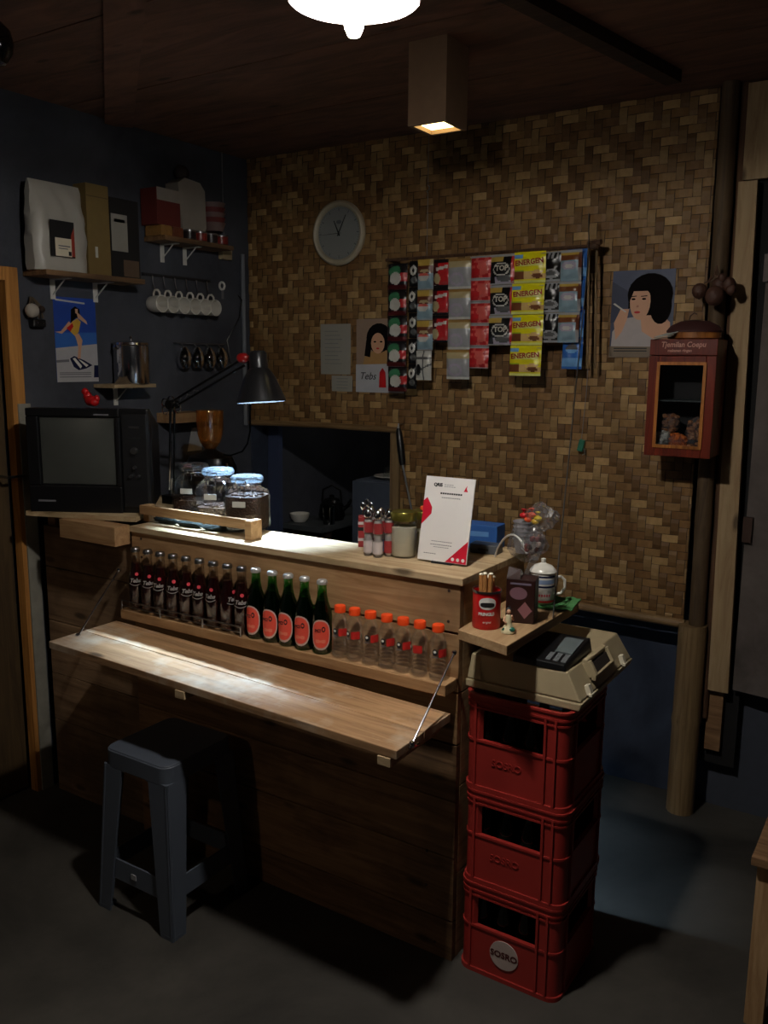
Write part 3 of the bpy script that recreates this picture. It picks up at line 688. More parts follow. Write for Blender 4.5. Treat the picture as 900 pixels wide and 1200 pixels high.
# payment sign
A = P(489, 657, Z=TZ); B = P(546, 665, Z=TZ)
ang = math.atan2(B.y-A.y, B.x-A.x)
w_ = (B-A).length
t = thing('payment_sign', 'white and red payment stand card leaning on the counter', 'sign', (A+B)/2, ang)
SH = .225; tilt = R(-12)
pv = bpy.data.objects.new('sign_board', None)
mb = MB(); mb.prism([(-w_/2,0),(w_/2,0),(w_/2,SH),(-w_/2,SH)], 0, .004, mat('sign white', (224,220,216), .3, 0, .02), 'Y'); sb = mb.build('card', t, (0,0,.006), (tilt, 0, 0))
mb = MB(); rd = mat('sign red', (196,22,48), .35)
h2 = w_/2
mb.flat([(-h2,.095),(-h2+.010,.105),(-h2+.027,.125),(-h2+.027,.142),(-h2+.010,.168),(-h2,.158)], -.0006, rd)
mb.flat([(h2-.062,.001),(h2-.001,.001),(h2-.001,.062)], -.0006, rd)
for i in range(3): mb.flat(ell(h2-.040+.015*i,.010,.0048,.0048,12), -.0012, white)
mb.flat([(h2-.030,SH-.035),(h2-.018,SH-.035),(h2-.022,SH-.027),(h2-.021,SH-.018),(h2-.026,SH-.026)], -.0006, rd)
for k_, (xa, xb, zz, hh_, mt_) in enumerate(((-.025,.040,SH-.046,.0045,ink),(-.020,.036,SH-.056,.002,inkg),(-.036,.026,.052,.0016,inkg),(-.038,.026,.043,.0018,inkg),(-.028,.018,.037,.0014,inkg),(-.055,-.018,.018,.0018,inkg),(-.016,.012,SH-.021,.0014,inkg),(-.016,.018,SH-.026,.0014,inkg))):
    n_ = max(3, int((xb-xa)/.006)); st = (xb-xa)/n_
    for i in range(n_): mb.flat([(xa+i*st, zz),(xa+(i+.8)*st, zz),(xa+(i+.8)*st, zz+hh_),(xa+i*st, zz+hh_)], -.0007, mt_)
mb.build('printing', sb, label='red corner shapes, icons and small grey text lines')
text('QRIS', .012, ink, sb, (-.034, -.001, SH-.022), bold=.0006)
mb = MB(); mb.hexa([(-.03,-.002,0),(.03,-.002,0),(.03,.055,0),(-.03,.055,0)], [(-.03,.002,.006),(.03,.002,.006),(.03,.055,.003),(-.03,.055,.003)], black); mb.hexa([(-.02,.048,.003),(.02,.048,.003),(.02,.055,.003),(-.02,.055,.003)],[(-.02,.026,.10),(.02,.026,.10),(.02,.031,.10),(-.02,.031,.10)], black); mb.build('stand', t)
# blue carton and grey device
t = thing('blue_carton', 'blue carton box behind the payment sign at the back of the counter', 'box', (-1.085, 2.225, TZ), R(4))
mb = MB(); mb.bb(-.055,.055,-.032,.032,0,.070, bluebox); cb = mb.build('carton', t, bev=.002)
mb = MB(); mb.flat([(-.03,.035),(.03,.038),(.03,.052),(-.03,.050)], -.0326, mat('pale blue print', (90,136,190), .5)); mb.build('front_print', cb)
t = thing('grey_charger', 'flat grey plastic device lying before the blue carton', 'device', (-1.045, 2.165, TZ), R(6))
mb = MB(); mb.prism(rrect(.085,.05,.008), 0, .026, greyd); mb.build('shell', t, bev=.003)
mb = MB(); mb.box((0,-.0255,.012), (.03,.001,.006), ink); mb.build('slot', t)

# jar with gold lid
def gold_jar(label, loc, r, h, fill):
    t = thing('gold_lid_jar', label, 'jar', loc)
    mb = MB(); mb.lathe([(.001,.002),(r*.9,0),(r,.006),(r,h*.68),(r*.93,h*.76),(r*.85,h*.79),(r*.85,h*.86)], glass, n=32, cap=False); mb.build('glass_body', t)
    mb = MB(); mb.lathe([(.001,.004),(r*.9,.005),(r*.955,.009),(r*.955,h*fill),(.001,h*fill+.003)], sugar, n=28, cap=False); mb.build('contents', t)
    mb = MB(); mb.lathe([(r*.86,h*.80),(r*.97,h*.80),(r*.99,h*.83),(r*.99,h*.96),(r*.93,h*.985),(r*.86,h*.975),(.001,h*.97)], gold, n=36); mb.build('lid', t)
g = P(472, 652, Z=TZ); gold_jar('glass jar of white sugar with a gold lid on the counter', (g.x, g.y+.004, TZ), .036, .128, .66)
gold_jar('second gold-lidded jar, half hidden behind the sugar jar and sign', (g.x+.012, g.y+.095, TZ), .034, .118, .5)
g2 = P(487, 604, Y=2.12)
t = thing('lighter', 'orange-topped lighter lying on the hidden jar lid behind the sugar jar', 'lighter', (g.x+.015, g.y+.095, TZ+.1175))
mb = MB(); mb.prism(rrect(.030,.018,.007), 0, .011, orangef); mb.build('lighter_body', t, bev=.003)
mb = MB(); mb.box((.018,0,.005), (.010,.012,.007), steel); mb.build('metal_tip', t)
# red mini bottles in a wire caddy
cprint = mat('condiment red label', (150,52,54), .35, 0, .25, 90); cw = mat('condiment white label', (200,188,186), .35, 0, .2, 60); cbl = mat('condiment blue label', (110,140,186), .4)
def mini(label, x, y, cap_, body):
    t = thing('condiment_bottle', label, 'bottle', (x, y, TZ), random.uniform(.3, .9), 'little red bottles beside the sugar jar')
    mb = MB(); mb.lathe([(.001,.001),(.012,0),(.0135,.004),(.0135,.048),(.011,.054),(.011,.058),(.0135,.064),(.0135,.098),(.010,.106),(.008,.108)], glass, n=18); mb.build('bottle_body', t)
    mb = MB(); mb.lathe([(.0138,.010),(.0138,.044)], body, n=18, cap=False); mb.lathe([(.0138,.066),(.0138,.095)], cprint, n=18, cap=False); mb.lathe([(.0105,.003),(.0105,.10)], cw, n=12); mb.build('label_wrap', t)
    mb = MB(); mb.lathe([(.0105,.107),(.012,.109),(.012,.116),(.009,.126),(.004,.131),(.0005,.132)], chrome, n=16); mb.build('cap', t)
cx_, cy_ = P(442, 652, Z=TZ).x, P(442, 652, Z=TZ).y
for i, (dx, dy, body, lb) in enumerate(((-.028,-.002,cw,'little red bottle with pale lower label, front left of its cluster'),(.006,-.006,cw,'little red bottle at the front centre of the cluster by the jar'),(.022,.024,cprint,'little red bottle tucked beside the sugar jar'),(-.040,.030,cprint,'little red bottle at the back left of the cluster'),(-.008,.030,cbl,'little bottle with a blue lower label in the cluster middle'))):
    mini(lb, cx_+dx, cy_+dy, chrome, body)
t = thing('spoon_holder', 'slim red-and-white carton cup of chrome spoons left of the red bottles', 'holder', P(425, 640, Z=TZ), .6)
mb = MB(); mb.bb(-.013,.013,-.012,.012,0,.090, cprint); mb.build('cup', t, bev=.002)
mb = MB(); mb.bb(-.0135,.0135,-.0125,.0125,.066,.074, cw); mb.bb(-.0135,.0135,-.0125,.0125,.048,.058, ink); mb.bb(-.0135,.0135,-.0125,.0125,.018,.026, cw); mb.build('bands', t)
for i, (dx, dy, h_) in enumerate(((.0,0,.118),(.012,.004,.128),(.026,.0,.122))):
    mb = MB(); mb.tube([(0,0,.03),(dx*.7,dy,h_-.01)], .0016, chrome, 6); mb.ball((dx,dy,h_), .011, chrome, 12, (.8,.35,1.1))
    o = mb.build('spoon', None, t.location); tag(o, 'small chrome spoon standing bowl up beside the red bottles', 'spoon', 'spoons by the red bottles')

# tray rail and clamp jars
t = thing('tray_rail', 'low wooden rail with an end block along the left end of the counter top', 'rail', (0,0,0))
mb = MB(); mb.bb(-2.19,-1.715,1.925,1.94,TZ+.026,TZ+.056, pine); mb.build('rail_board', t, bev=.0015)
mb = MB(); mb.bb(-1.714,-1.69,1.905,1.955,TZ,TZ+.058, pine); mb.build('end_block', t, bev=.0015)
mb = MB(); mb.bb(-2.19,-2.165,1.941,1.97,TZ,TZ+.056, pine); mb.build('end_block', t, bev=.0015)
for i, x_ in enumerate((-2.10, -1.99, -1.88)):
    t = thing('folded_cloth', 'dark green folded cloth lying under the wooden rail, %s of three' % ('leftmost','middle','rightmost')[i], 'cloth', (x_, 1.955, TZ), .1*i, 'green cloths under the rail')
    mb = MB(); crinkle(mb, (0,0,.010), .055, .016, .011, mat('dark green cloth', (14,22,15), .9), 16, .15, i); mb.build('cloth_fold', t)
def clamp_jar(label, x, y, fill, rz, s=1):
    t = thing('clamp_jar', label, 'jar', (x, y, TZ), rz, 'clamp-lid coffee jars')
    w = .062*s; h = .135*s
    secs = [(.85,0,.004),(1,.01,.0),(1,.105,0),(.93,.125,0),(.74,.138,0),(.70,.142,0),(.70,.152,0)]
    def sq(f, z, mt_w=1): return [(x_, y_, z*s) for x_, y_ in rrect(w*2*f, w*2*f, w*f*.45, 4)]
    mb = MB(); vs = []; fs = []; N = 20; N = len(rrect(1,1,.2,4))
    for f, z, _ in secs:
        fr = .45 if f > .9 else .97
        vs += [(x_, y_, z*s) for x_, y_ in rrect(w*2*f, w*2*f, w*f*fr, 4)]
    for j in range(len(secs)-1):
        for i in range(N): fs.append((j*N+i, j*N+(i+1) % N, (j+1)*N+(i+1) % N, (j+1)*N+i))
    fs.append(list(range(N))[::-1]); mb.add(vs, fs, glass, True); mb.build('glass_body', t)
    mb = MB(); vs = []; fs = []
    for f, z in ((.80,.006),(.93,.014),(.93,fill)): vs += [(x_, y_, z*s) for x_, y_ in rrect(w*2*f, w*2*f, w*f*.45, 4)]
    for j in range(2):
        for i in range(N): fs.append((j*N+i, j*N+(i+1) % N, (j+1)*N+(i+1) % N, (j+1)*N+i))
    fs += [list(range(N))[::-1], [2*N+i for i in range(N)]]; mb.add(vs, fs, beans, False)
    rnd = random.Random(int(x*1000))
    for i in range(70): a = rnd.uniform(0,6.28); r_ = rnd.uniform(0,.85)*w*.9; mb.ball((r_*cos(a), r_*sin(a), fill*s+.002), .006, beans, 6, (1.2,.8,.7))
    mb.build('coffee_beans', t)
    mb = MB(); mb.lathe([(.70*w,.154*s),(.82*w,.156*s),(.84*w,.162*s),(.82*w,.169*s),(.74*w,.174*s),(.5*w,.170*s),(.3*w,.172*s),(.12*w,.178*s),(.001,.179*s)], clear('cool lid glass %d' % int(abs(x)*100), (.90,.94,.97), .32, .08, .07, (200,210,220)), n=32); mb.build('lid', t)
    mb = MB(); mb.lathe([(.72*w,.147*s),(.735*w,.149*s),(.72*w,.151*s)], chrome, n=28, cap=False)
    mb.tube([(0,-.72*w,.150*s),(-.012,-.80*w,.145*s),(-.012,-.84*w,.125*s),(.012,-.84*w,.125*s),(.012,-.80*w,.145*s),(0,-.72*w,.150*s)], .0018, chrome, 6)
    mb.tube([(.016,-.8*w,.152*s),(.016,-.90*w,.166*s),(-.016,-.90*w,.166*s),(-.016,-.8*w,.152*s)], .0018, chrome, 6); mb.build('wire_clamp', t)
    mb = MB(); mb.prism([(-.024,.082),(.018,.082),(.018,.100),(-.024,.100)], -w-.0014, -w-.0004, paper, 'Y'); mb.build('paper_label', t)
clamp_jar('clamp-lid glass jar full of roasted beans, rightmost of the three', -1.806, 2.022, .112, .35)
clamp_jar('clamp-lid glass jar with a little coffee, middle of the three', -1.985, 2.082, .052, .38, 1.02)
clamp_jar('clamp-lid glass jar with a little coffee, leftmost of the three', -2.140, 2.125, .056, .42, 1.02)

# ------------------------------------------------------------------ bottles on the ledge
BZ = .8065; BY = 1.834
def tea_bottle():
    t = thing('tea_bottle', '', 'bottle', (0,0,0), 0, 'dark tea bottles on the ledge')
    mb = MB(); mb.lathe([(.001,.003),(.022,0),(.0255,.004),(.0255,.095),(.0235,.110),(.0165,.135),(.0135,.160),(.0130,.186),(.0145,.189),(.0145,.198),(.0125,.200)], cola_g, n=22, cap=False); mb.build('glass_body', t)
    mb = MB(); mb.lathe([(.001,.005),(.0235,.005),(.0240,.008),(.0240,.094),(.0220,.108),(.0152,.134),(.0128,.152),(.001,.153)], tea, n=20, cap=False); mb.build('liquid', t)
    mb = MB(); mb.lathe([(.0150,.1875),(.0155,.189),(.0145,.199),(.012,.2015),(.001,.202)], steel, n=20); mb.build('crown_cap', t)
    lm = mat('bottle print white', (150,144,142), .5)
    text('Tebs', .0175, lm, t, (0,-.0262,.098), wrap=.026, shear=.3, bold=.0006, name='logo_script')
    mb = MB(); patch(mb, .0225, 3, mat('bottle print pink red', (220,70,84), .5), .25, .119, .24, .0058, e=.0012); mb.build('logo_dot', t); mb = MB()
    vs = []; fs = []
    for i in range(13):
        a = -.7+i*.12; z = .088-.006*cos((i-6)/6*1.5)
        for dz in (0, .0022): vs.append((.0268*sin(a), -.0268*cos(a), z+dz))
    for i in range(12): fs.append((2*i, 2*i+2, 2*i+3, 2*i+1))
    mb.add(vs, fs, lm, True); mb.build('logo_swoosh', t)
    return t
ORD = ['leftmost', 'second from the left', 'third from the left', 'fourth from the left', 'middle', 'fourth from the right', 'third from the right', 'second from the right', 'rightmost']
tb = tea_bottle()
txs = [P(p_, 690, Y=BY).x for p_ in (165, 179, 195, 210.5, 225.5, 241, 257, 272.5, 288)]
for i, x_ in enumerate(txs):
    x_ = min(txs[0]+.0005, x_) if i == 0 else x_
    o = tb if i == 0 else copy_tree(tb)
    o.location = (-2.117+.0562*i, BY+.003, BZ); o.rotation_euler.z = R([38, 40, 22, 32, 44, 20, 10, 75, 26][i])
    o['label'] = 'dark tea bottle, %s of nine on the ledge' % ORD[i]
def beer_bottle():
    t = thing('beer_bottle', '', 'bottle', (0,0,0), 0, 'green bottles with red labels')
    mb = MB(); mb.lathe([(.001,.003),(.024,0),(.0275,.004),(.0275,.105),(.026,.118),(.018,.140),(.0135,.160),(.0122,.190),(.0138,.193),(.0138,.200),(.0125,.202)], green_g, n=24, cap=False); mb.build('glass_body', t)
    mb = MB(); mb.lathe([(.001,.005),(.0255,.005),(.0262,.008),(.0262,.104),(.0246,.116),(.0168,.138),(.014,.148),(.001,.149)], beer, n=20, cap=False); mb.build('liquid', t)
    mb = MB(); mb.lathe([(.0145,.1925),(.0152,.194),(.0148,.201),(.012,.2045),(.001,.205)], mat('silver cap', (190,190,188), .35, .5), n=20); mb.build('crown_cap', t)
    mb = MB(); patch(mb, .0275, 5, mat('label silver rim', (196,170,160), .5), 0, .056, 1.02, .043, e=.0006, squ=2.3); lb = mb.build('paper_label', t)
    mb = MB(); patch(mb, .0275, 5, mat('label red', (226,78,60), .5, 0, .08), 0, .057, .90, .038, e=.0011, squ=2.3)
    patch(mb, .0275, 2, mat('label pale red', (232,120,96), .5), 0, .038, .5, .005, e=.0015, squ=6); patch(mb, .0275, 3, ink, .30, .072, .18, .008, e=.0015)
    patch(mb, .0275, 2, mat('label red', (0,0,0)), .30, .072, .09, .004, e=.0020); mb.build('label_print', lb)
    text('PCS', .012, mat('label dark red ink', (80,16,16), .6), lb, (-.006,-.0292,.068), wrap=.029, bold=.0005)
    return t
bb = beer_bottle(); O5 = ['leftmost', 'second from the left', 'middle', 'second from the right', 'rightmost']
for i, px in enumerate((301, 320, 338.5, 357.5, 378)):
    o = bb if i == 0 else copy_tree(bb); q = P(px, 720, Y=BY)
    o.location = (q.x-.001, BY, BZ); o.rotation_euler.z = R([2, 8, 4, 8, 26][i])
    o['label'] = 'green beer bottle with a red oval label, %s of the five' % O5[i]
def water_bottle():
    t = thing('water_bottle', '', 'bottle', (0,0,0), 0, 'clear water bottles with orange caps')
    prof = [(.001,.003),(.016,0),(.0215,.004),(.0228,.010)]
    for k in range(4): prof += [(.0228,.014+k*.010),(.0208,.018+k*.010),(.0228,.022+k*.010)]
    prof += [(.0228,.060),(.0222,.064),(.0222,.086),(.0228,.090),(.0222,.100),(.0170,.114),(.0105,.123),(.0100,.127)]
    mb = MB(); mb.lathe(prof, pet, n=26, cap=False); mb.build('plastic_body', t)
    mb = MB(); mb.lathe([(.001,.006),(.0205,.007),(.0210,.010),(.0205,.098),(.0150,.112),(.001,.1125)], water_l, n=18, cap=False); mb.build('water', t)
    mb = MB(); mb.lathe([(.0145,.125),(.0155,.126),(.0155,.141),(.0143,.1435),(.001,.144)], orange, n=24); mb.build('cap', t)
    mb = MB()
    patch(mb, .0224, 3, mat('water label red', (190,40,36), .4), .62, .074, .55, .0105, e=.0006, squ=8)
    patch(mb, .0224, 3, mat('water label dark', (24,24,30), .4), -.35, .076, .28, .0090, e=.0010); patch(mb, .0224, 2, white, -.35, .078, .16, .0035, e=.0016)
    patch(mb, .0224, 2, inkg, -.35, .064, .3, .0012, e=.001, squ=8); mb.build('wrap_label', t, label='clear wrap with red block and dark round emblem')
    return t
wb = water_bottle(); O7 = ['leftmost', 'second from the left', 'third from the left', 'middle', 'third from the right', 'second from the right', 'rightmost']
for i, px in enumerate((399.5, 416.5, 435, 454, 473, 492.5, 514)):
    o = wb if i == 0 else copy_tree(wb); q = P(px, 765, Y=BY)
    o.location = (q.x, BY-.004, BZ); o.rotation_euler.z = R([20, 5, 30, 26, 24, -20, 30][i])
    o['label'] = 'clear orange-capped water bottle, %s of seven on the ledge' % O7[i]

# ------------------------------------------------------------------ desk lamp
bx, by = P(202, 590, Y=2.17).x, 2.17
t = thing('desk_lamp', 'black swing-arm desk lamp with a cone shade shining on the jars', 'lamp', (bx, by, 1.0885))
J1 = P(202, 474, Y=by)-Vector((bx, by, 1.0885)); HD = P(306, 470, Y=2.13)-Vector((bx, by, 1.0885)); J2 = P(286, 424, Y=2.14)-Vector((bx, by, 1.0885))
mb = MB(); mb.box((0,0,.015), (.05,.05,.03), blackm); mb.cyl((0,0,.03),(0,0,.09), .012, chrome); mb.build('clamp', t)
mb = MB()
for s_ in (-1, 1): mb.tube([(s_*.010,0,.045), (J1.x+s_*.010,J1.y,J1.z)], .0045, blackm)
mb.tube([(0,-.012,.05),(J1.x,J1.y-.012,J1.z-.13)], .0045, chrome, 6); mb.build('lower_arm', t)
mb = MB(); mb.cyl(J1+Vector((0,-.02,0)), J1+Vector((0,.02,0)), .016, blackm)
for dx, dz in ((-.03,.005),(-.03,-.02),(.03,-.012),(0,.014)): 
    c_ = J1+Vector((dx,-.006,dz)); mb.tube([c_+Vector((.016*cos(a*.7),0,.016*sin(a*.7))) for a in range(9)], .0022, chrome, 5, True)
mb.build('elbow_joint', t)
mb = MB()
for dz in (.012, -.012): mb.tube([J1+Vector((0,0,dz)), J2+Vector((0,0,dz))], .0045, blackm)
sp = [J1.lerp(J2, k/40)+Vector((.005*cos(k*1.6),0,.005*sin(k*1.6))) for k in range(4, 16)]; mb.tube(sp, .0013, steel, 5)
mb.build('upper_arm', t)
mb = MB(); mb.ball(J2+Vector((0,-.005,.012)), .021, mat('red knob', (130,20,22), .3), 14, (1.2,.8,.8)); mb.build('head_joint', t, label='red plastic joint knob')
mb = MB(); mb.tube([J2, J2+Vector((.02,0,.0)), HD+Vector((0,0,.09))], .005, blackm); mb.build('neck', t)
ax = Vector((.09, -.02, -1)).normalized()    # shade leans a little
Mx = Matrix.Translation(HD) @ (-ax).to_track_quat('Z', 'Y').to_matrix().to_4x4()
mb = MB(); mb.lathe([(.078,-.004),(.080,.0),(.052,.072),(.036,.098),(.030,.104),(.028,.150),(.022,.158),(.001,.160),(.001,.156),(.024,.150),(.026,.108),(.047,.074),(.075,0),(.075,-.004),(.078,-.004)], graym, M=Mx, n=36, cap=False); mb.build('cone_shade', t)
mb = MB(); mb.ball((0,0,.106), .018, deskE, 14, M=Mx); mb.build('bulb', t)
mb = MB(); E1 = HD+Vector((-.02,.03,.0)); ob = Vector((bx, by, 1.0885)); mb.tube([J2+Vector((.0,.02,0))]+[P(a, b, Y=c)-ob for a, b, c in ((292,440,2.28),(293,475,2.32),(293,505,2.33),(290,520,2.33),(284,529,2.33),(270,534,2.32),(262,533,2.32))], .003, mat('dull cable black', (10,10,11), .95, spec=.05)); mb.build('cable', t)

# work table behind the counter, grinder on it
t = thing('work_table', 'low dark work table hidden behind the counter, carrying the grinder', 'table', (-2.36, 2.50, 0))
mb = MB(); mb.bb(-.33,.33,-.20,.22,.80,.83, darkw); mb.build('tabletop', t)
for sx in (-1, 1):
    for sy in (-1, 1): mb = MB(); mb.bb(sx*.30-.02, sx*.30+.02, sy*.17-.02, sy*.17+.02, 0, .799, darkw); mb.build('leg', t)
hp = P(246, 500, Y=2.42)
t = thing('coffee_grinder', 'black coffee grinder with an amber hopper behind the jars', 'grinder', (hp.x, 2.42, .8305))
z0 = P(246, 526, Y=2.42).z-.8305; z1 = P(246, 481, Y=2.42).z-.8305
mb = MB(); mb.bb(-.075,.075,-.10,.10,0,.02, black); mb.lathe([(.05,.02),(.05,.25),(.075,.30),(.085,.36),(.07,.40),(.03,.42),(.018,z0)], blackm, n=28, sx=1.3); mb.build('grinder_body', t)
mb = MB(); mb.lathe([(.013,z0-.004),(.024,z0+.006),(.038,z0+.026),(.047,z0+.055),(.050,z0+.085),(.051,z1-.004),(.053,z1),(.047,z1)], amber, n=28, cap=False); mb.build('hopper', t)
mb = MB(); mb.lathe([(.012,z0+.004),(.024,z0+.012),(.034,z0+.026),(.001,z0+.032)], beans, n=20); mb.build('beans_in_hopper', t)
mb = MB(); mb.box((-.03,-.10,.375), (.05,.004,.014), mat('pink tag', (214,130,130), .5)); mb.tube([(.10,-.02,.38),(.13,-.06,.33),(.12,-.08,.28)], .006, chrome); mb.build('badge', t)
t = thing('milk_frother', 'slim steel whisk tube standing at the left end of the counter top', 'tool', P(178, 597, Z=TZ))
mb = MB(); mb.cyl((0,0,0),(0,0,.045), .0065, steel); mb.cyl((0,0,.045),(0,0,.062), .0075, black); mb.cyl((0,0,.062),(0,0,.098), .0085, steel); mb.build('tube', t)

# ------------------------------------------------------------------ left wall items (facing +X: rz=90)
def wl(y, z, off=0): return Vector((XL+off, y, z))
def shelf(label, y0, y1, z, depth, th=.018, mt=dull, brk=(.2,.75), bh=.07):
    t = thing('wall_shelf', label, 'shelf', wl((y0+y1)/2, z), R(90)); w = (y1-y0)/2
    mb = MB(); mb.bb(-w, w, -depth, -.001, -th, 0, mt); mb.build('shelf_board', t, bev=.0015)
    for b in brk:
        x_ = -w+2*w*b; mb = MB(); mb.bb(x_-.010, x_+.010, -.0035, -.0005, -th-bh, -th, white); mb.bb(x_-.010, x_+.010, -depth*.75, -.003, -th-.0035, -th-.0002, white)
        mb.hexa([(x_-.002,-.0036,-th-bh*.8),(x_+.002,-.0036,-th-bh*.8),(x_+.002,-.0036,-th-bh*.8+.004),(x_-.002,-.0036,-th-bh*.8+.004)],[(x_-.002,-depth*.55,-th-.006),(x_+.002,-depth*.55,-th-.006),(x_+.002,-depth*.55,-th-.002),(x_-.002,-depth*.55,-th-.002)], white); mb.build('bracket', t)
    return t
SX = .12   # front of shelves
def onL(px, py, off): return P(px, py, X=XL+off)
a_ = onL(52, 317, .12); b_ = onL(168, 326, .12); z1s = (a_.z+b_.z)/2
shelf('long wall shelf holding the white coffee bag and cartons', a_.y, b_.y, z1s, .13, brk=(.27,.70))
a_ = onL(196, 277, .11); b_ = onL(272, 290, .11); z2s = (a_.z+b_.z)/2+.004
shelf('upper wall shelf near the corner, piled with cartons and packets', a_.y-.02, b_.y, z2s, .12, brk=(.24,.56))
a_ = onL(130, 449, .10); b_ = onL(179, 451, .10); z3s = (a_.z+b_.z)/2
shelf('tiny wall shelf carrying the steel pot', a_.y, b_.y, z3s, .12, .014, topw, (.5,))
# coffee bag
A = onL(33, 310, .10); B = onL(102, 311, .10); top = onL(60, 210, .10).z
t = thing('coffee_bag', 'big white foil coffee bag with a black and red label on the wall shelf', 'bag', (XL+.065, (A.y+B.y)/2+.022, z1s+.001), R(90))
W = (B.y-A.y)/2*.90; HB = top-z1s-.004
bagm = mat('matte white foil', (176,172,162), .38, 0, .06, 12, .2)
mb = MB(); vs = []; fs = []; n = 16; m_ = 14
for s_ in (-1, 1):
    for i in range(n+1):
        for j in range(m_+1):
            u, v = i/n, j/m_
            th_ = .048*(1-v**3*.93)*(1-abs(2*u-1)**6*.55); ww = W*(1-.06*v+.05*sin(v*3))
            wr = .003*sin(u*17+v*9)+.003*sin(v*23-u*7)
            vs.append(((2*u-1)*ww+wr*(0 if i in (0, n) else 1), s_*(th_+(wr if 0 < j < m_ else 0)), v*HB))
o_ = (n+1)*(m_+1)
for i in range(n):
    for j in range(m_):
        a = i*(m_+1)+j; b = (i+1)*(m_+1)+j
        fs += [(a, b, b+1, a+1), (o_+b, o_+a, o_+a+1, o_+b+1)]
for j in range(m_): fs += [(j+1+o_, j+o_, j, j+1), (n*(m_+1)+j, n*(m_+1)+j+o_, n*(m_+1)+j+1+o_, n*(m_+1)+j+1)]
for i in range(n): a = i*(m_+1); b = (i+1)*(m_+1); fs += [(a, a+o_, b+o_, b), (b+m_, b+m_+o_, a+m_+o_, a+m_)]
mb.add(vs, fs, bagm, True); bgo = mb.build('foil_bag', t)
mb = MB(); mb.flat([(-.064,.045),(.034,.045),(.034,.165),(-.064,.165)], -.0545, ink); mb.flat([(.010,.05),(.033,.05),(.033,.15),(.020,.12)], -.0550, mat('label orange red', (150,50,34), .5)); mb.flat([(-.046,.048),(.020,.048),(.020,.108),(-.046,.108)], -.0555, cream2)
mb.flat([(-.034,.080),(.014,.080),(.014,.084),(-.034,.084)], -.056, inkg); mb.flat([(-.034,.072),(.004,.072),(.004,.075),(-.034,.075)], -.056, inkg); mb.flat([(.006,.052),(.018,.052),(.018,.066),(.006,.066)], -.056, ink); mb.build('label', t)
# cartons
def carton(label, name, py0, py1, ptop, off, depth, mt, zb, prints=(), rz=0, cat='box'):
    A = onL(py0, 300, off); B = onL(py1, 300, off); zt_ = onL((py0+py1)/2, ptop, off).z
    t = thing(name, label, cat, (XL+off-depth, (A.y+B.y)/2, zb), R(90)+rz); w = (B.y-A.y)/2
    mb = MB(); mb.bb(-w, w, -depth, 0, 0, zt_-zb, mt); mb.build('carton', t, bev=.0015)
    if prints:
        mb = MB()
        for (u0, u1, v0, v1, m2) in prints: hh_ = zt_-zb; mb.flat([(-w+2*w*u0, hh_*v0), (-w+2*w*u1, hh_*v0), (-w+2*w*u1, hh_*v1), (-w+2*w*u0, hh_*v1)], -depth-.0007, m2)
        mb.build('printing', t)
    return t
carton('tan cardboard box behind the white coffee bag on the wall shelf', 'cardboard_box', 104, 130, 217, .075, .070, mat('tan carton', (120,98,54), .8), z1s+.001, ((.30,.42,.2,.32,paper),(0,1,.86,.87,mat('tan fold', (90,72,40), .8))))
carton('near-black box with a white shipping label on the wall shelf', 'black_box', 131, 164, 234, .070, .066, mat('black carton', (26,24,24), .7), z1s+.001, ((.02,.58,.34,.80,paperd),(.12,.5,.70,.74,ink),(.4,.95,.03,.24,mat('brown sticker', (96,78,62), .7))))
carton('pale-topped carton with a red front on the upper shelf', 'snack_carton', 186, 213, 222, .10, .09, mat('dull red carton', (96,34,28), .7), z2s+.04, ((0,1,.66,1,mat('pale lid print', (150,140,130), .7)),))
for i, (pa, pb, lab, m2) in enumerate(((188,201,'row end packet with gold wrapper, lowest left on the upper shelf','gold'),(202,214,'brown wrapper packet under the red carton on the upper shelf','brown'))):
    A = onL(pa, 270, .10); B = onL(pb, 270, .10)
    t = thing('biscuit_packet', lab, 'packet', (XL+.06, (A.y+B.y)/2, z2s+.0005), R(90), 'biscuit packets under the carton')
    w = (B.y-A.y)/2; mm = mat('wrapper '+m2, (150,110,60) if m2 == 'gold' else (110,60,40), .35, 0, .4, 60, .4)
    mb = MB(); mb.prism([(-w,0),(w,0),(w*1.0,.03),(w*.9,.039),(-w*.9,.039),(-w,.03)], -.045, .045, mm, 'Y'); mb.build('wrapper', t, bev=.002)
A = onL(212, 275, .08); B = onL(242, 275, .08); zt_ = onL(228, 205, .08).z
t = thing('plastic_bag_bundle', 'white plastic bag bundle standing on the upper shelf', 'bag', (XL+.042, (A.y+B.y)/2, z2s+.001), R(90))
w_b = (B.y-A.y)/2*1.05; hb_ = zt_-z2s-.02; mb = MB(); mb.prism([(-w_b*.7,.03),(w_b*.85,.035),(w_b,.06),(w_b*.95,hb_*.85),(w_b*.6,hb_*.97),(-w_b*.5,hb_),(-w_b*1.02,hb_*.9),(-w_b*.9,hb_*.5)], -.035, .035, mat('milky film', (150,142,132), .4, 0, .1, 20, .3), 'Y', True); mb.lathe([(.034,0),(.040,.034)], mat('dark tub', (30,26,26), .5), n=18); mb.build('film', t)
mb = MB(); mb.ball((-.02,0,zt_-z2s+.005), .034, mat('brown knot', (54,44,40), .6), 10, (1,.8,.9)); mb.build('knot', t)
A = onL(246, 280, .08); B = onL(264, 280, .08); zt_ = onL(250, 214, .08).z
t = thing('cup_stack', 'slanted stack of clear cups with red stripes on the upper shelf', 'cups', (XL+.06, (A.y+B.y)/2, z2s+.055), R(90))
mb = MB(); w = (B.y-A.y)/2
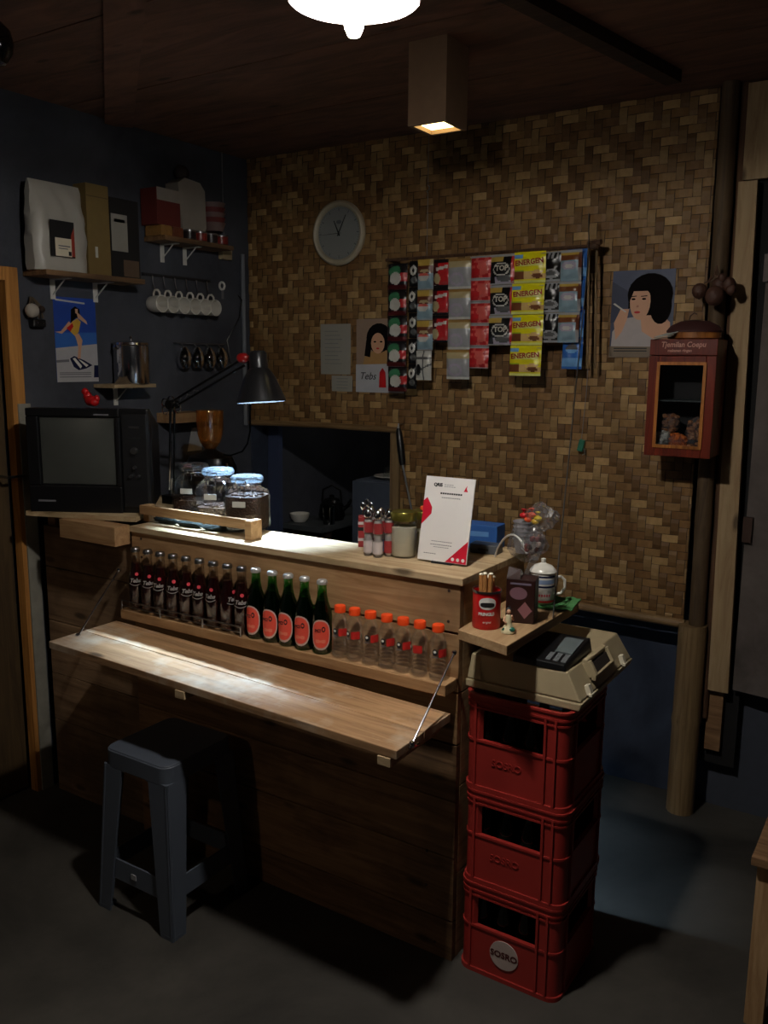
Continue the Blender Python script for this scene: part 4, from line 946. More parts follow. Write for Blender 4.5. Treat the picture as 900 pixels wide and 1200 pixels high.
for i in range(5): mb.lathe([(w*.8,.02*i),(w*1.05,.02*i+.032),(w*1.1,.02*i+.034)], mat('striped cup %d' % (i % 2), ((120,100,96),(110,46,44))[i % 2], .35), n=20, cap=False)
mb.build('cups', t)
A = onL(212, 285, .08); B = onL(262, 288, .08)
for i in range(4):
    y_ = A.y+(B.y-A.y)*(i+.5)/4
    t = thing('foil_can', 'small dark tin with a silver lid on the upper shelf, %s of four' % ('leftmost','second from left','third from left','rightmost')[i], 'tin', (XL+.097, y_, z2s+.0005), R(90), 'row of tins on the upper shelf')
    r_ = (B.y-A.y)/8*.9; mb = MB(); mb.lathe([(.001,0),(r_,.001),(r_,.030)], mat('tin %d' % (i % 2), ((40,30,30),(120,40,34))[i % 2], .35), n=16); mb.build('tin_body', t)
    mb = MB(); mb.lathe([(r_*1.03,.0302),(r_*1.03,.036),(r_*.9,.038),(.001,.038)], steel, n=16); mb.build('tin_lid', t)
mb = MB(); q = onL(272, 285, .07); mb.lathe([(.001,0),(.012,0),(.013,.035),(.006,.045),(.001,.047)], redp, n=12); o = mb.build('red_bottle', None, (XL+.05, B.y+.012, z2s+.0005)); tag(o, 'little red bottle at the right end of the upper shelf', 'bottle')
# wooden socket block + cord
q = onL(265, 298, .02); t = thing('wall_socket', 'small beige block on the left wall below the upper shelf end', 'socket', wl(q.y, q.z), R(90))
mb = MB(); mb.bb(-.028,.028,-.03,0,-.022,.022, cream); mb.build('socket_box', t, bev=.002)
mb = MB(); mb.tube([(.0,-.01,.022),(-.002,-.01,.10),(.0,-.008,ZC-q.z)], .0025, inkg); mb.build('cable', t)
# mugs on hooks
mugrow = [onL(p_, 345, .05) for p_ in (186,199,212,225,237,249)]
mz = onL(215, 343, .05).z
rail = thing('mug_rail', 'thin rail of six chrome hooks on the left wall', 'rack', wl(mugrow[2].y, mz+.062), R(90))
mb = MB(); mb.bb(-.16,.22,-.006,0,-.006,.006, mat('dark rail', (30,30,32), .5)); mb.build('rail_bar', rail)
def mug():
    t = thing('hanging_mug', '', 'mug', (0,0,0), R(90), 'white mugs on the wall hooks')
    M = Matrix.Rotation(R(62), 4, 'X')
    mb = MB(); mb.lathe([(.001,.0),(.026,0),(.031,.006),(.033,.03),(.034,.066),(.031,.066),(.030,.03),(.027,.008),(.001,.006)], porc, n=24, cap=False, M=Matrix.Translation((0,-.036,-.052)) @ Matrix.Rotation(R(90),4,'X') @ Matrix.Translation((0,0,-.033))); mb.build('cup', t)
    mb = MB(); mb.tube([(0,-.056,-.022),(0,-.055,-.008),(0,-.046,.002),(0,-.030,.002),(0,-.022,-.008),(0,-.021,-.022)], .0042, porc, 8); mb.build('handle', t)
    return t
mg = mug(); O6 = ['leftmost', 'second from the left', 'third from the left', 'third from the right', 'second from the right', 'rightmost']
for i, q in enumerate(mugrow):
    x_ = q.y-rail.location.y
    mb = MB(); mb.tube([(x_,-.004,0),(x_,-.018,-.004),(x_,-.020,-.03),(x_,-.030,-.060),(x_,-.040,-.065),(x_,-.048,-.057)], .002, chrome, 6); mb.build('hook', rail)
    o = mg if i == 0 else copy_tree(mg); o.location = wl(q.y, mz)
    o['label'] = 'white mug hanging on a wall hook, %s of the six' % O6[i]
q = onL(262, 335, .015); t = thing('ring_opener', 'white ring-handled opener hanging right of the mugs', 'opener', wl(q.y, q.z), R(90))
mb = MB(); mb.cyl((0,-.006,.016),(0,-.0002,.016), .003, steel, n=8); mb.tube([(.016*cos(a*.6),-.006,.016*sin(a*.6)) for a in range(10)], .005, white, 8, True); mb.box((.002,-.006,-.035), (.010,.006,.04), inkg); mb.build('opener_body', t)
# wall poster with surfer
A = onL(62, 347, .003); B = onL(116, 447, .003); w = (B.y-A.y)/2; hP = A.z-B.z
t = thing('beach_poster', 'blue beach poster of a woman riding a striped board, on the left wall', 'poster', wl((A.y+B.y)/2, B.z), R(90))
u = lambda pts: [(-w+2*w*x, hP*(1-y)) for x, y in pts]
mb = MB(); mb.prism(u([(0,1),(1,1),(1,0),(0,0)]), -.0012, -.0002, mat('poster deep blue', (34,70,156), .5, 0, .06), 'Y')
mb.flat(u([(0,.42),(1,.40),(1,.56),(0,.62)]), -.0016, mat('poster mid blue', (48,100,176), .5)); mb.flat(u([(0,.60),(1,.54),(1,1),(0,1)]), -.0020, mat('poster pale sand', (176,174,176), .5))
mb.flat(u([(0,.74),(.3,.73),(.3,.76),(0,.77)]), -.0024, inkg)
mb.flat(u([(.32,.72),(.42,.69),(.66,.74),(.86,.80),(.70,.84),(.52,.86),(.40,.82)]), -.0026, navy); mb.flat(u([(.38,.72),(.44,.71),(.60,.81),(.56,.84)]), -.0029, white); mb.flat(u([(.52,.73),(.58,.74),(.76,.80),(.70,.82)]), -.0029, white)
mb.flat(u([(.0,.41),(.14,.40),(.34,.28),(.40,.32),(.16,.43)]), -.0028, skin); mb.flat(u([(.52,.16),(.62,.20),(.76,.27),(.78,.31),(.72,.29),(.56,.24)]), -.0028, skin)
mb.flat(u([(.40,.14),(.50,.10),(.60,.13),(.62,.22),(.50,.24),(.38,.30)]), -.0027, hairm); mb.flat(u([(.50,.13),(.56,.13),(.56,.19),(.50,.18)]), -.0030, skin)
mb.flat(u([(.28,.36),(.42,.28),(.54,.24),(.62,.28),(.56,.40),(.48,.46)]), -.0029, mat('poster yellow', (206,160,60), .5)); mb.flat(u([(.27,.36),(.42,.30),(.44,.34),(.36,.40)]), -.0031, redp)
mb.flat(u([(.46,.44),(.56,.42),(.64,.50),(.60,.60),(.57,.72),(.50,.72),(.53,.58),(.50,.50)]), -.0030, skin)
for y_ in (.885,.905,.935): mb.flat(u([(.06,y_),(.82,y_),(.82,y_+.010),(.06,y_+.010)]), -.0023, inkg)
mb.flat(u([(.90,.80),(1,.80),(1,.95),(.88,.95)]), -.0026, navy); mb.flat(u([(.05,.025),(.74,.05),(.74,.07),(.05,.045)]), -.0018, paper); mb.build('poster_sheet', t)
# hanging bundle left of poster
q = onL(41, 362, .03); t = thing('garlic_bundle', 'hanging bundle with a white bulb and a black clip left of the beach poster', 'ornament', wl(q.y, q.z, .0), R(90))
mb = MB(); mb.ball((-.012,-.03,-.006), .026, mat('dusty white bulb', (170,162,150), .6), 14, (1,.8,.95)); mb.build('white_bulb', t)
mb = MB(); mb.box((.014,-.02,-.048), (.052,.03,.026), black); mb.build('black_clip', t, bev=.004)
mb = MB()
for a in (-.02,-.005,.012,.024): mb.tube([(a*.2,-.012,.04),(a,-.03,.012),(a*1.3,-.028,-.03)], .0035, mat('dried stem', (80,66,48), .8), 6)
mb.ball((.026,-.03,.0), .013, darkw, 10); mb.build('stems', t)
mb = MB(); 
for a in (.004,.026): mb.ball((a,-.037,-.048), .003, chrome, 8)
mb.build('studs', t)
# steel pot with lid on small shelf
q0 = onL(137, 440, .065); q1 = onL(174, 440, .065); zt_ = onL(155, 404, .065).z
r_ = (q1.y-q0.y)/2*.86
t = thing('steel_pot', 'shiny steel coffee pot with a lid on the tiny wall shelf', 'pot', (XL+.065, (q0.y+q1.y)/2-.004, z3s+.0005), R(90))
h_ = zt_-z3s+.015
mb = MB(); mb.lathe([(.001,.001),(r_*.97,0),(r_,.004),(r_,h_-.02),(r_*1.03,h_-.018)], chrome, n=32); mb.build('pot_body', t)
mb = MB(); mb.lathe([(r_*1.03,h_-.017),(r_*1.0,h_-.008),(r_*.5,h_-.001),(.004,h_),(.004,h_+.008),(.007,h_+.012),(.001,h_+.018)], chrome, n=32); mb.build('lid', t)
mb = MB(); mb.tube([(r_,0,h_-.03),(r_+.018,0,h_-.03),(r_+.020,0,.03),(r_,0,.03)], .0035, chrome); mb.tube([(-r_,0,h_-.03),(-r_-.014,0,h_-.022)], .006, chrome); mb.build('handle', t)
# hanging glass cups
gq = [onL(p_, 412, .05) for p_ in (219,234,248,262)]
rail = thing('cup_rack', 'thin wire rack of dark hanging glasses on the left wall', 'rack', wl(gq[1].y, onL(240, 403, .02).z), R(90))
mb = MB(); mb.tube([(-.10,-.02,0),(.18,-.02,0)], .0022, steel, 6); mb.tube([(-.10,-.001,0),(-.10,-.02,0)], .0022, steel, 6); mb.tube([(.18,-.001,0),(.18,-.02,0)], .0022, steel, 6); mb.build('rack_wire', rail)
smoke = clear('smoky glass', (.30,.34,.34), .3, .06, .1, (20,24,22))
gl0 = None
for i, q in enumerate(gq):
    if gl0 is None:
        t = thing('hanging_glass', '', 'glass', (0,0,0), R(90), 'dark glasses on the wire rack')
        mb = MB(); mb.lathe([(.012,.0),(.015,-.004),(.026,-.02),(.031,-.045),(.028,-.07),(.018,-.085),(.001,-.087)], smoke, n=20, cap=False, c=(0,-.034,-.012)); mb.build('bowl', t)
        mb = MB(); mb.tube([(0,-.020,.003),(0,-.026,-.004),(0,-.034,-.012)], .003, steel, 6); mb.build('hook_handle', t); gl0 = t; o = t
    else: o = copy_tree(gl0)
    o.location = wl(q.y, rail.location.z-.004); o['label'] = 'dark smoky glass hanging from the wire rack, %s of four' % ('leftmost','second from left','second from right','rightmost')[i]
# small plank shelf + pale card behind lamp
a_ = onL(204, 498, .10); b_ = onL(232, 500, .10)
shelf('short thick wooden block shelf on the left wall behind the grinder', a_.y, b_.y+.05, a_.z+.045, .10, .04, pine, ())
q = onL(231, 515, .02); t = thing('pinned_card', 'pale grey card pinned low on the left wall behind the grinder', 'card', wl(q.y, q.z), R(90))
mb = MB(); mb.prism([(-.04,-.05),(.045,-.05),(.045,.05),(-.01,.05)], -.002, .0, mat('grey card', (150,150,150), .7), 'Y'); mb.build('card_sheet', t)
# black cable on the corner
mb = MB(); mb.tube([(XL+.001, 3.0, 1.88), (XL+.02, 3.0, 1.86), (XL+.03, 2.97, 1.78), (XL+.02, 2.90, 1.68), (XL+.02, 2.92, 1.58)], .003, black); tag(mb.build('corner_cable'), 'thin black cable hanging in the wall corner beside the clock wall', 'cable')

# ------------------------------------------------------------------ back wall items
def wb_(px, py, off=.006): return P(px, py, Y=YB-off)
A = wb_(368, 273); B = wb_(429, 273); T = wb_(399, 235); D = wb_(399, 312)
rc = (T.z-D.z)/2
t = thing('wall_clock', 'round cream wall clock on the woven wall', 'clock', (wb_(399,273).x, YB-.005, (T.z+D.z)/2), 0)
MX = Matrix.Rotation(R(90), 4, 'X')
mb = MB(); mb.lathe([(rc*.80,.004),(rc*.97,.001),(rc,.010),(rc*.98,.022),(rc*.92,.028),(rc*.84,.024),(rc*.80,.014)], mat('clock rim cream', (176,164,140), .4), M=MX, n=48, cap=False); mb.build('rim', t)
mb = MB(); mb.lathe([(rc*.83,.006),(rc*.83,.012),(.001,.012)], mat('clock face', (150,150,146), .5, 0, .03), M=MX, n=48); fc = mb.build('dial', t)
mb = MB()
for i in range(60):
    a = 2*PI*i/60; L1 = .74 if i % 5 else .68; ww_ = .0012 if i % 5 else .0022
    c_ = Vector((sin(a), cos(a))); n_ = Vector((c_.y, -c_.x))
    p1 = c_*rc*L1; p2 = c_*rc*.77
    mb.flat([tuple(p1-n_*ww_), tuple(p1+n_*ww_), tuple(p2+n_*ww_), tuple(p2-n_*ww_)], -.0126, inkg)
mb.build('tick_marks', fc)
mb = MB(); mb.flat(ell(0,.045,.014,.008,14), -.0128, inkg); mb.build('emblem', fc)
for nm, a, L1, ww_ in (('hour_hand', R(-25), .056, .0034), ('minute_hand', R(27), .080, .0026), ('second_hand', R(-92), .085, .0010)):
    c_ = Vector((sin(a), cos(a))); n_ = Vector((c_.y, -c_.x))
    mb = MB(); pts = [tuple(-c_*.012-n_*ww_), tuple(c_*L1-n_*ww_*.5), tuple(c_*L1+n_*ww_*.5), tuple(-c_*.012+n_*ww_)]
    mb.prism(pts, -.0158, -.0150, ink, 'Y'); mb.build(nm, t)
mb = MB(); mb.lathe([(rc*.84,.0225),(rc*.5,.0235),(.001,.024)], pane, M=MX, n=40, cap=False); mb.build('glass_cover', t)
def sheet(name, label, cat, tl, br, mt, off=.0040):
    A = wb_(*tl, off); B = wb_(*br, off); w = (B.x-A.x)/2; h = A.z-B.z
    t = thing(name, label, cat, ((A.x+B.x)/2, YB-off, B.z), 0)
    mb = MB(); vs = []; fs = []; n = 6
    for s_ in (0, 1):
        for i in range(n+1):
            for j in range(n+1):
                u_, v_ = i/n, j/n; vs.append((-w+2*w*u_, -.0006*s_-.003*abs(sin(u_*2.5+v_))*(1-v_*.5), h*v_))
    o_ = (n+1)**2
    for i in range(n):
        for j in range(n): a = i*(n+1)+j; b = a+n+1; fs += [(a, a+1, b+1, b), (o_+a, o_+b, o_+b+1, o_+a+1)]
    mb.add(vs, fs, mt, True); return t, mb, w, h
t, mb, w, h = sheet('price_list', 'long plain paper sheet of faint writing left of the calendar', 'paper', (376,380), (411,439), paperd)
for i in range(9): mb.flat([(-w*.7, h*(.85-.08*i)), (w*(.2+.4*((i*7) % 3)/3), h*(.85-.08*i)), (w*(.2+.4*((i*7) % 3)/3), h*(.86-.08*i)), (-w*.7, h*(.86-.08*i))], -.0046, inkg)
mb.build('paper_sheet', t)
t, mb, w, h = sheet('small_note', 'small pale note pinned under the long paper sheet', 'paper', (389,440), (413,459), paperd)
for i in range(4): mb.flat([(-w*.5, h*(.8-.2*i)), (w*.6, h*(.8-.2*i)), (w*.6, h*(.83-.2*i)), (-w*.5, h*(.83-.2*i))], -.0046, inkg)
mb.build('paper_sheet', t)
t, mb, w, h = sheet('wall_calendar', 'wall calendar with a portrait photo above a tea advert', 'calendar', (418,374), (474,461), mat('calendar beige', (150,126,108), .6))
U = lambda pts: [(-w+2*w*x, h*(1-y)) for x, y in pts]
mb.flat(U([(0,.62),(1,.60),(1,1),(0,1)]), -.0046, mat('calendar white', (176,176,180), .5)); mb.flat(U([(.18,.52),(.30,.45),(.62,.38),(.98,.46),(.98,.60),(.15,.62)]), -.0046, mat('calendar yellow dress', (170,130,80), .6))
mb.flat(U(ell(.48,.26,.26,.20,18)), -.0048, hairm); mb.flat(U([(.22,.28),(.34,.28),(.30,.52),(.18,.50)]), -.0049, hairm); mb.flat(U([(.62,.26),(.74,.26),(.72,.44),(.60,.42)]), -.0050, hairm); mb.flat(U(ell(.46,.33,.14,.14,16)), -.0052, skin)
mb.flat(U(ell(.40,.31,.03,.012,8)), -.0056, hairm); mb.flat(U(ell(.53,.31,.03,.012,8)), -.0056, hairm); mb.flat(U(ell(.46,.40,.035,.012,8)), -.0056, redp)
mb.flat(U([(.50,.72),(.56,.66),(.62,.72),(.64,.93),(.49,.93)]), -.0050, redp); mb.flat(U([(.70,.74),(.74,.70),(.80,.74),(.80,.93),(.69,.93)]), -.0050, mat('calendar dark print', (60,40,40), .6)); cal = mb.build('calendar_sheet', t)
text('Tebs', h*.14, ink, cal, (-w*.50, -.0056, h*.22), shear=.3)
# portrait poster right
t, mb, w, h = sheet('portrait_poster', 'portrait poster of a dark-haired woman smoking, right of the sachets', 'poster', (719,318), (786,419), mat('poster dusk blue', (64,72,96), .5, 0, .3, 14))
mb.flat(U([(0,.12),(.3,.25),(.25,.55),(0,.6)]), -.0045, mat('poster slate', (50,56,78), .6))
mb.flat(U([(.12,.98),(.02,.98),(.04,.70),(.20,.55),(.55,.52),(.70,.50),(.98,.66),(.98,.98)]), -.0046, mat('poster white blouse', (176,166,164), .6))
mb.flat(U([(.48,.50),(.72,.44),(.96,.60),(.98,.84),(.74,.80),(.52,.70)]), -.0048, skin)
mb.flat(U(ell(.62,.28,.36,.24,22)), -.0050, hairm); mb.flat(U(ell(.80,.42,.17,.20,18)), -.0051, hairm); mb.flat(U([(.28,.22),(.36,.20),(.36,.42),(.28,.44)]), -.0052, hairm)
mb.flat(U(ell(.47,.36,.165,.21,20)), -.0054, skin); mb.flat(U([(.30,.16),(.62,.12),(.66,.30),(.58,.24),(.36,.24),(.31,.34)]), -.0058, hairm)
for cx in (.36,.53): mb.flat(U(ell(cx,.33,.035,.012,10)), -.0060, hairm); mb.flat(U([(cx-.05,.295),(cx+.05,.29),(cx+.05,.30),(cx-.05,.305)]), -.0060, hairm)
mb.flat(U(ell(.43,.48,.05,.014,12)), -.0060, redp); mb.flat(U([(.42,.40),(.45,.40),(.45,.425),(.41,.425)]), -.0058, mat('poster shadow skin', (176,118,94), .6))
mb.flat(U([(.06,.60),(.16,.44),(.30,.44),(.27,.56),(.20,.70),(.10,.80)]), -.0060, skin); mb.flat(U([(.03,.38),(.06,.37),(.26,.47),(.24,.48)]), -.0064, paper)
mb.flat(U([(.08,.78),(.36,.56),(.42,.98),(.08,.98)]), -.0056, MATS['poster white blouse'])
mb.flat(U([(0,.87),(1,.88),(1,1),(0,1)]), -.0062, mat('poster caption strip', (120,104,86), .6))
for y_ in (.89,.92): mb.flat(U([(.08,y_),(.62,y_),(.62,y_+.012),(.08,y_+.012)]), -.0066, ink)
mb.build('poster_sheet', t)

# sachet rack and strips
YS = 2.965
A = P(452, 306, Y=YS+.012); B = P(697, 288, Y=YS+.012); zr = (A.z+B.z)/2
t = thing('sachet_rack', 'dark wooden rod and two thin sticks holding the hanging sachets', 'rack', (0,0,0))
mb = MB(); mb.tube([(A.x, YS+.014, zr), (B.x, YS+.014, zr+.004)], .006, darkwZ); mb.build('rod', t)
mb = MB(); mb.ball((B.x+.004, YS, zr+.002), .02, darkwZ, 10, (1,.8,.7)); mb.tube([(B.x-.02,YS,zr+.01),(B.x+.03,YS-.01,zr+.012)], .009, darkwZ); mb.tube([(B.x,YS+.01,zr),(B.x,YB-.01,zr)], .008, darkwZ); mb.build('end_knot', t); mb = MB(); mb.tube([(A.x+.01,YS+.01,zr),(A.x+.01,YB-.005,zr)], .006, darkwZ); mb.build('wall_peg', t)
for px in (688, 697):
    a_ = P(px, 305, Y=YS+.01); b_ = P(px-3, 432, Y=YS+.01)
    mb = MB(); mb.tube([(a_.x, YS+.022, zr), (b_.x+.006, YS+.020, b_.z)], .0045, bamb); mb.build('stick', t)
q = P(500, 218, Y=YS); t = thing('hook_line', 'thin line with a small hook hanging above the sachets', 'line', (q.x, YS+.01, q.z))
mb = MB(); mb.tube([(0,0,ZC-q.z),(0,0,.0)], .0012, inkg, 6); mb.tube([(0,0,-.02),(0,0,-(q.z-zr)+.007)], .0012, inkg, 6); mb.build('string', t)
mb = MB(); mb.tube([(0,0,.004),(.006,0,0),(.006,0,-.010),(0,0,-.014),(-.005,0,-.018),(0,0,-.022)], .0022, steel, 6); mb.build('hook', t)
def foil(n, rgb, r=.28): return mat('foil '+n, rgb, r, 0, .08, 90, .12)
F_ = {k: foil(k, v) for k, v in dict(dark=(26,22,24), green=(60,120,84), white=(190,188,180), red=(178,34,38), pink=(206,92,84), brown=(96,52,34), maroon=(74,22,24), silver=(150,150,152), blgrey=(126,150,162), cream=(176,160,120), tan=(150,116,62), lilac=(160,150,166), yellow=(222,212,20), ylt=(214,214,120), grn2=(150,170,40), choc=(110,62,34), bread=(206,170,110), blue=(44,96,170), ltblue=(110,160,210), gold=(180,150,70), grey=(84,84,84), black=(14,14,15)).items()}
def inel(u, v, cx, cy, rx, ry): return ((u-cx)/rx)**2+((v-cy)/ry)**2 < 1
def d_brun(u, v):
    if v < .16: return 'maroon'
    if inel(u,v,.45,.42,.30,.24): return 'white'
    if u > .72 and .3 < v < .62: return 'red'
    if v > .5 and inel(u,v,.38,.70,.32,.22): return 'green'
    return 'dark'
def d_blk(u, v):
    if inel(u,v,.5,.62,.34,.2) and not inel(u,v,.5,.62,.12,.07): return 'white'
    if inel(u,v,.6,.25,.3,.13): return 'grey'
    return 'black'
def d_capp(u, v):
    if v > .78: return 'gold' if u < .8 else 'cream'
    if v > .55: return 'brown' if not inel(u,v,.5,.62,.3,.06) else 'cream'
    if inel(u,v,.45,.42,.36,.14): return 'pink' if v > .45 else 'white'
    return 'blgrey' if v > .06 else 'silver'
def d_redc(u, v):
    if v > .86 or v < .08: return 'dark'
    if inel(u,v,.25,.32,.24,.2): return 'cream'
    if abs(v-.68-.15*(u-.5)) < .06 and .2 < u < .9: return 'white'
    return 'red' if u > .35 else 'maroon'
def d_silv(u, v):
    if v > .72: return 'cream' if v < .92 else 'tan'
    if inel(u,v,.4,.32,.32,.22) and not inel(u,v,.4,.32,.22,.14): return 'lilac'
    return 'silver' if v > .1 else 'white'
def d_redp(u, v):
    if v > .92 or v < .06: return 'silver'
    if inel(u,v,.3,.28,.22,.2): return 'red'
    if inel(u,v,.62,.45,.25,.3): return 'pink'
    if abs(v-.74) < .05 and .2 < u < .85: return 'pink'
    return 'red' if (int(u*7)+int(v*5)) % 3 else 'pink'
def d_top(u, v):
    if v > .9 or v < .05: return 'silver'
    if v > .74 and u < .55: return 'gold'
    if u > .86: return 'red'
    if inel(u,v,.48,.50,.34,.22): return 'white' if not inel(u,v,.48,.5,.3,.18) else 'black'
    if inel(u,v,.62,.2,.32,.11): return 'grey'
    if v < .24: return 'lilac' if u > .2 else 'dark'
    return 'black'
def d_ener(u, v):
    if v < .07: return 'ylt'
    if v > .80 and u < .28: return 'ltblue' if v < .9 else 'yellow'
    if .12 < v < .42:
        if u < .34: return 'choc' if v < .36 else 'grn2'
        if u < .55: return 'bread' if v < .38 else 'yellow'
        if inel(u,v,.76,.22,.17,.08): return 'choc'
        if inel(u,v,.75,.34,.2,.06): return 'bread'
        return 'bread' if v < .3 else 'yellow'
    if .56 < v < .76 and .12 < u < .92: return 'ylt'
    return 'yellow'
def d_abc(u, v):
    if v < .08 or v > .94: return 'silver'
    if inel(u,v,.55,.26,.40,.16): return 'grey' if inel(u,v,.55,.28,.28,.08) else 'silver'
    if u < .3 and .4 < v < .72: return 'silver'
    if v > .76 and .3 < u < .95 and int(u*9) % 2: return 'silver'
    return 'black'
def d_cap2(u, v):
    if v > .90: return 'silver'
    if u > .86: return 'brown' if v > .4 else 'silver'
    if v > .66: return 'choc' if v < .82 else 'gold'
    if inel(u,v,.45,.50,.36,.14): return 'lilac' if not inel(u,v,.45,.48,.2,.06) else 'white'
    return 'blgrey'
def d_blue(u, v):
    if inel(u,v,.5,.7,.3,.16): return 'grey' if v > .68 else 'ltblue'
    if v < .36 and v > .08: return 'ltblue'
    return 'blue'
def d_white(u, v):
    if inel(u,v,.2,.35,.18,.2): return 'black'
    if abs(u-.5) < .03 or abs(v-.75) < .04 or abs(v-.25-.3*u) < .03: return 'grey'
    return 'white'
def sachet_mesh(w, h, d, seed, nx=24, ny=24, puff=.010):
    rnd = random.Random(seed); ph = [rnd.uniform(0, 6) for _ in range(4)]; mb = MB(); vs = []
    for s_ in (0, 1):
        for i in range(nx+1):
            for j in range(ny+1):
                u_, v_ = i/nx, j/ny; e = max(0, 1-abs(2*u_-1)**4)*max(0, 1-abs(2*(v_-.5)/.86)**4)
                wr = .0014*sin(u_*9+ph[0]+v_*4)+.0011*sin(v_*15+ph[1]-u_*6)
                vs.append(((u_-.5)*w, (-puff*e-(wr if e > 0 else 0)) if s_ == 0 else puff*.7*e+.0006, -h+h*v_))
    o_ = (nx+1)*(ny+1); g = lambda i, j: i*(ny+1)+j
    groups = {}
    for i in range(nx):
        for j in range(ny):
            k = d((i+.5)/nx, (j+.5)/ny); groups.setdefault(F_[k].name, []).append((g(i,j), g(i+1,j), g(i+1,j+1), g(i,j+1)))
    bk = [(o_+g(i,j), o_+g(i,j+1), o_+g(i+1,j+1), o_+g(i+1,j)) for i in range(nx) for j in range(ny)]
    for j in range(ny): bk += [(g(0,j+1), g(0,j)+o_*0, g(0,j)+o_, g(0,j+1)+o_), (g(nx,j), g(nx,j+1), g(nx,j+1)+o_, g(nx,j)+o_)]
    mb.v = vs
    for nm, fs in groups.items():
        k = mb.m(bpy.data.materials[nm])
        for f in fs: mb.f.append(f); mb.mi.append(k); mb.sm.append(True)
    k = mb.m(F_['silver'])
    for f in bk: mb.f.append(f); mb.mi.append(k); mb.sm.append(True)
    return mb
def strip(label, x0, x1, ytop, ybot, n, design, dy=0, txt=None, last=None, name='sachet_strip'):
    y_ = YS+dy; ym = (ytop+ybot)/2
    A = P((x0+x1)/2, ytop, Y=y_); xa = P(x0, ym, Y=y_).x; xb = P(x1, ym, Y=y_).x; xm = (xa+xb)/2; w = xb-xa
    zb_ = P((x0+x1)/2, ybot, Y=y_).z; zt_ = min(A.z, zr+.012); h = (zt_-zb_)/n
    t = thing(name, label, 'sachets', (xm, y_, zt_), 0, 'strips of sachets on the rack')
    base = None
    for k in range(n):
        if base is None or (last and k == n-1):
            dd_ = last if (last and k == n-1) else design
            base_ = sachet_mesh(w, h*.985, dd_, x0+k).build('sachet', t, (0, 0, -h*k))
            if txt: text(txt, w*.205 if len(txt) > 4 else w*.27, ink if False else mat('sachet ink '+txt, (150,40,20) if len(txt) > 4 else (200,196,180), .5), base_, (w*.02, -.0125, -h*.33 if len(txt) > 4 else -h*.47), bold=.0007, rot=(PI/2, R(-4) if len(txt) > 4 else 0, 0))
            if base is None: base = base_
            o = base_
        else:
            o = base.copy(); C.objects.link(o); o.parent = t
            for q in [q for q in bpy.data.objects if q.parent == base]: c2 = q.copy(); C.objects.link(c2); c2.parent = o
            o.location = (0.0, 0, -h*k)
        o.location.x = random.uniform(-.002, .002); o.location.y = -.002*(k % 2); o.rotation_euler = (random.uniform(-.06,.06), 0, random.uniform(-.07,.07))
    return t
strip('leftmost sachet strip, dark with green, white and red cups', 455, 477, 309, 459, 5, d_brun, .014)
strip('narrow black sachet strip with white ovals, second from the left', 479, 490, 306, 456, 5, d_blk, .018)
strip('cappuccino sachet strip ending in a white sachet at its bottom', 489, 507, 304, 446, 4, d_capp, -.004, last=d_white)
strip('short dark red sachet strip beside the cream-silver one', 507, 526, 304, 402, 3, d_redc, .014)
strip('four cream-topped silver sachets in one strip', 525, 551, 303, 445, 4, d_silv, -.006)
strip('strip of five small bright red sachets', 549, 575, 300, 432, 5, d_redp, .016)
strip('black coffee sachet strip reading TOP', 574, 602, 298, 405, 3, d_top, -.004, 'TOP')
strip('bright yellow cereal sachet strip reading ENERGEN', 600, 637, 295, 441, 4, d_ener, -.012, 'ENERGEN')
strip('black and silver coffee cup sachets right of the yellow strip', 633, 656, 295, 402, 3, d_abc, .006)
strip('blue-grey and brown cappuccino sachets, second strip from the right', 655, 680, 293, 402, 3, d_cap2, -.006)
strip('rightmost sachet strip, blue, peeking out behind the brown one', 662, 686, 292, 433, 4, d_blue, .020)
# green cord lock on wire
q = wb_(681, 522, .02); t = thing('green_clip', 'small green plastic clip hanging on the woven wall', 'clip', q)
mb = MB(); gg = mat('green plastic', (36,110,84), .4); mb.box((0,0,0), (.022,.012,.044), gg, ry=.2); mb.build('clip_body', t, bev=.003)
mb = MB(); mb.tube([(0,0,.018),(.01,0,.19),(.012,0,.30)], .0012, inkg, 5); mb.tube([(.012,0,-.01),(.016,0,-.03),(.006,0,-.034)], .002, steel, 6); mb.build('clip_cord', t)

# snack cabinet
A = P(760, 398, Y=2.89); B = P(840, 398, Y=2.89); Dn = P(760, 532, Y=2.89)
w = (B.x-A.x)/2*.97; h = A.z-Dn.z
t = thing('snack_cabinet', 'small red-brown hanging cabinet with a glass door and snacks inside', 'cabinet', ((A.x+B.x)/2+.010, 2.89, Dn.z), R(0))
dp = 3.02-2.89
mb = MB(); mb.bb(-w,-w+.012,0,dp,0,h,cabw); mb.bb(w-.012,w,0,dp,0,h,cabw); mb.bb(-w+.012,w-.012,0,dp,0,.012,cabw); mb.bb(-w+.012,w-.012,0,dp,h-.012,h,cabw); mb.bb(-w+.012,w-.012,dp-.006,dp,.012,h-.012, mat('dark cabinet back', (30,26,26), .8)); mb.build('cabinet_body', t)
dr = MB(); fy0, fy1 = -.018, -.001
dr.bb(-w-.002,-w+.030,fy0,fy1,-.002,h*.86,cabw); dr.bb(w-.030,w+.002,fy0,fy1,-.002,h*.86,cabw); dr.bb(-w+.030,w-.030,fy0,fy1,-.002,.034,cabw); dr.bb(-w+.030,w-.030,fy0,fy1,h*.80,h*.86,cabw); dro = dr.build('door', t, bev=.002)
mb = MB(); i0 = .026
for a_ in ((-w+i0,-w+i0+.010,.026,h*.81),(w-i0-.010,w-i0,.026,h*.81)): mb.bb(a_[0],a_[1],-.024,-.0185,a_[2],a_[3],trimw)
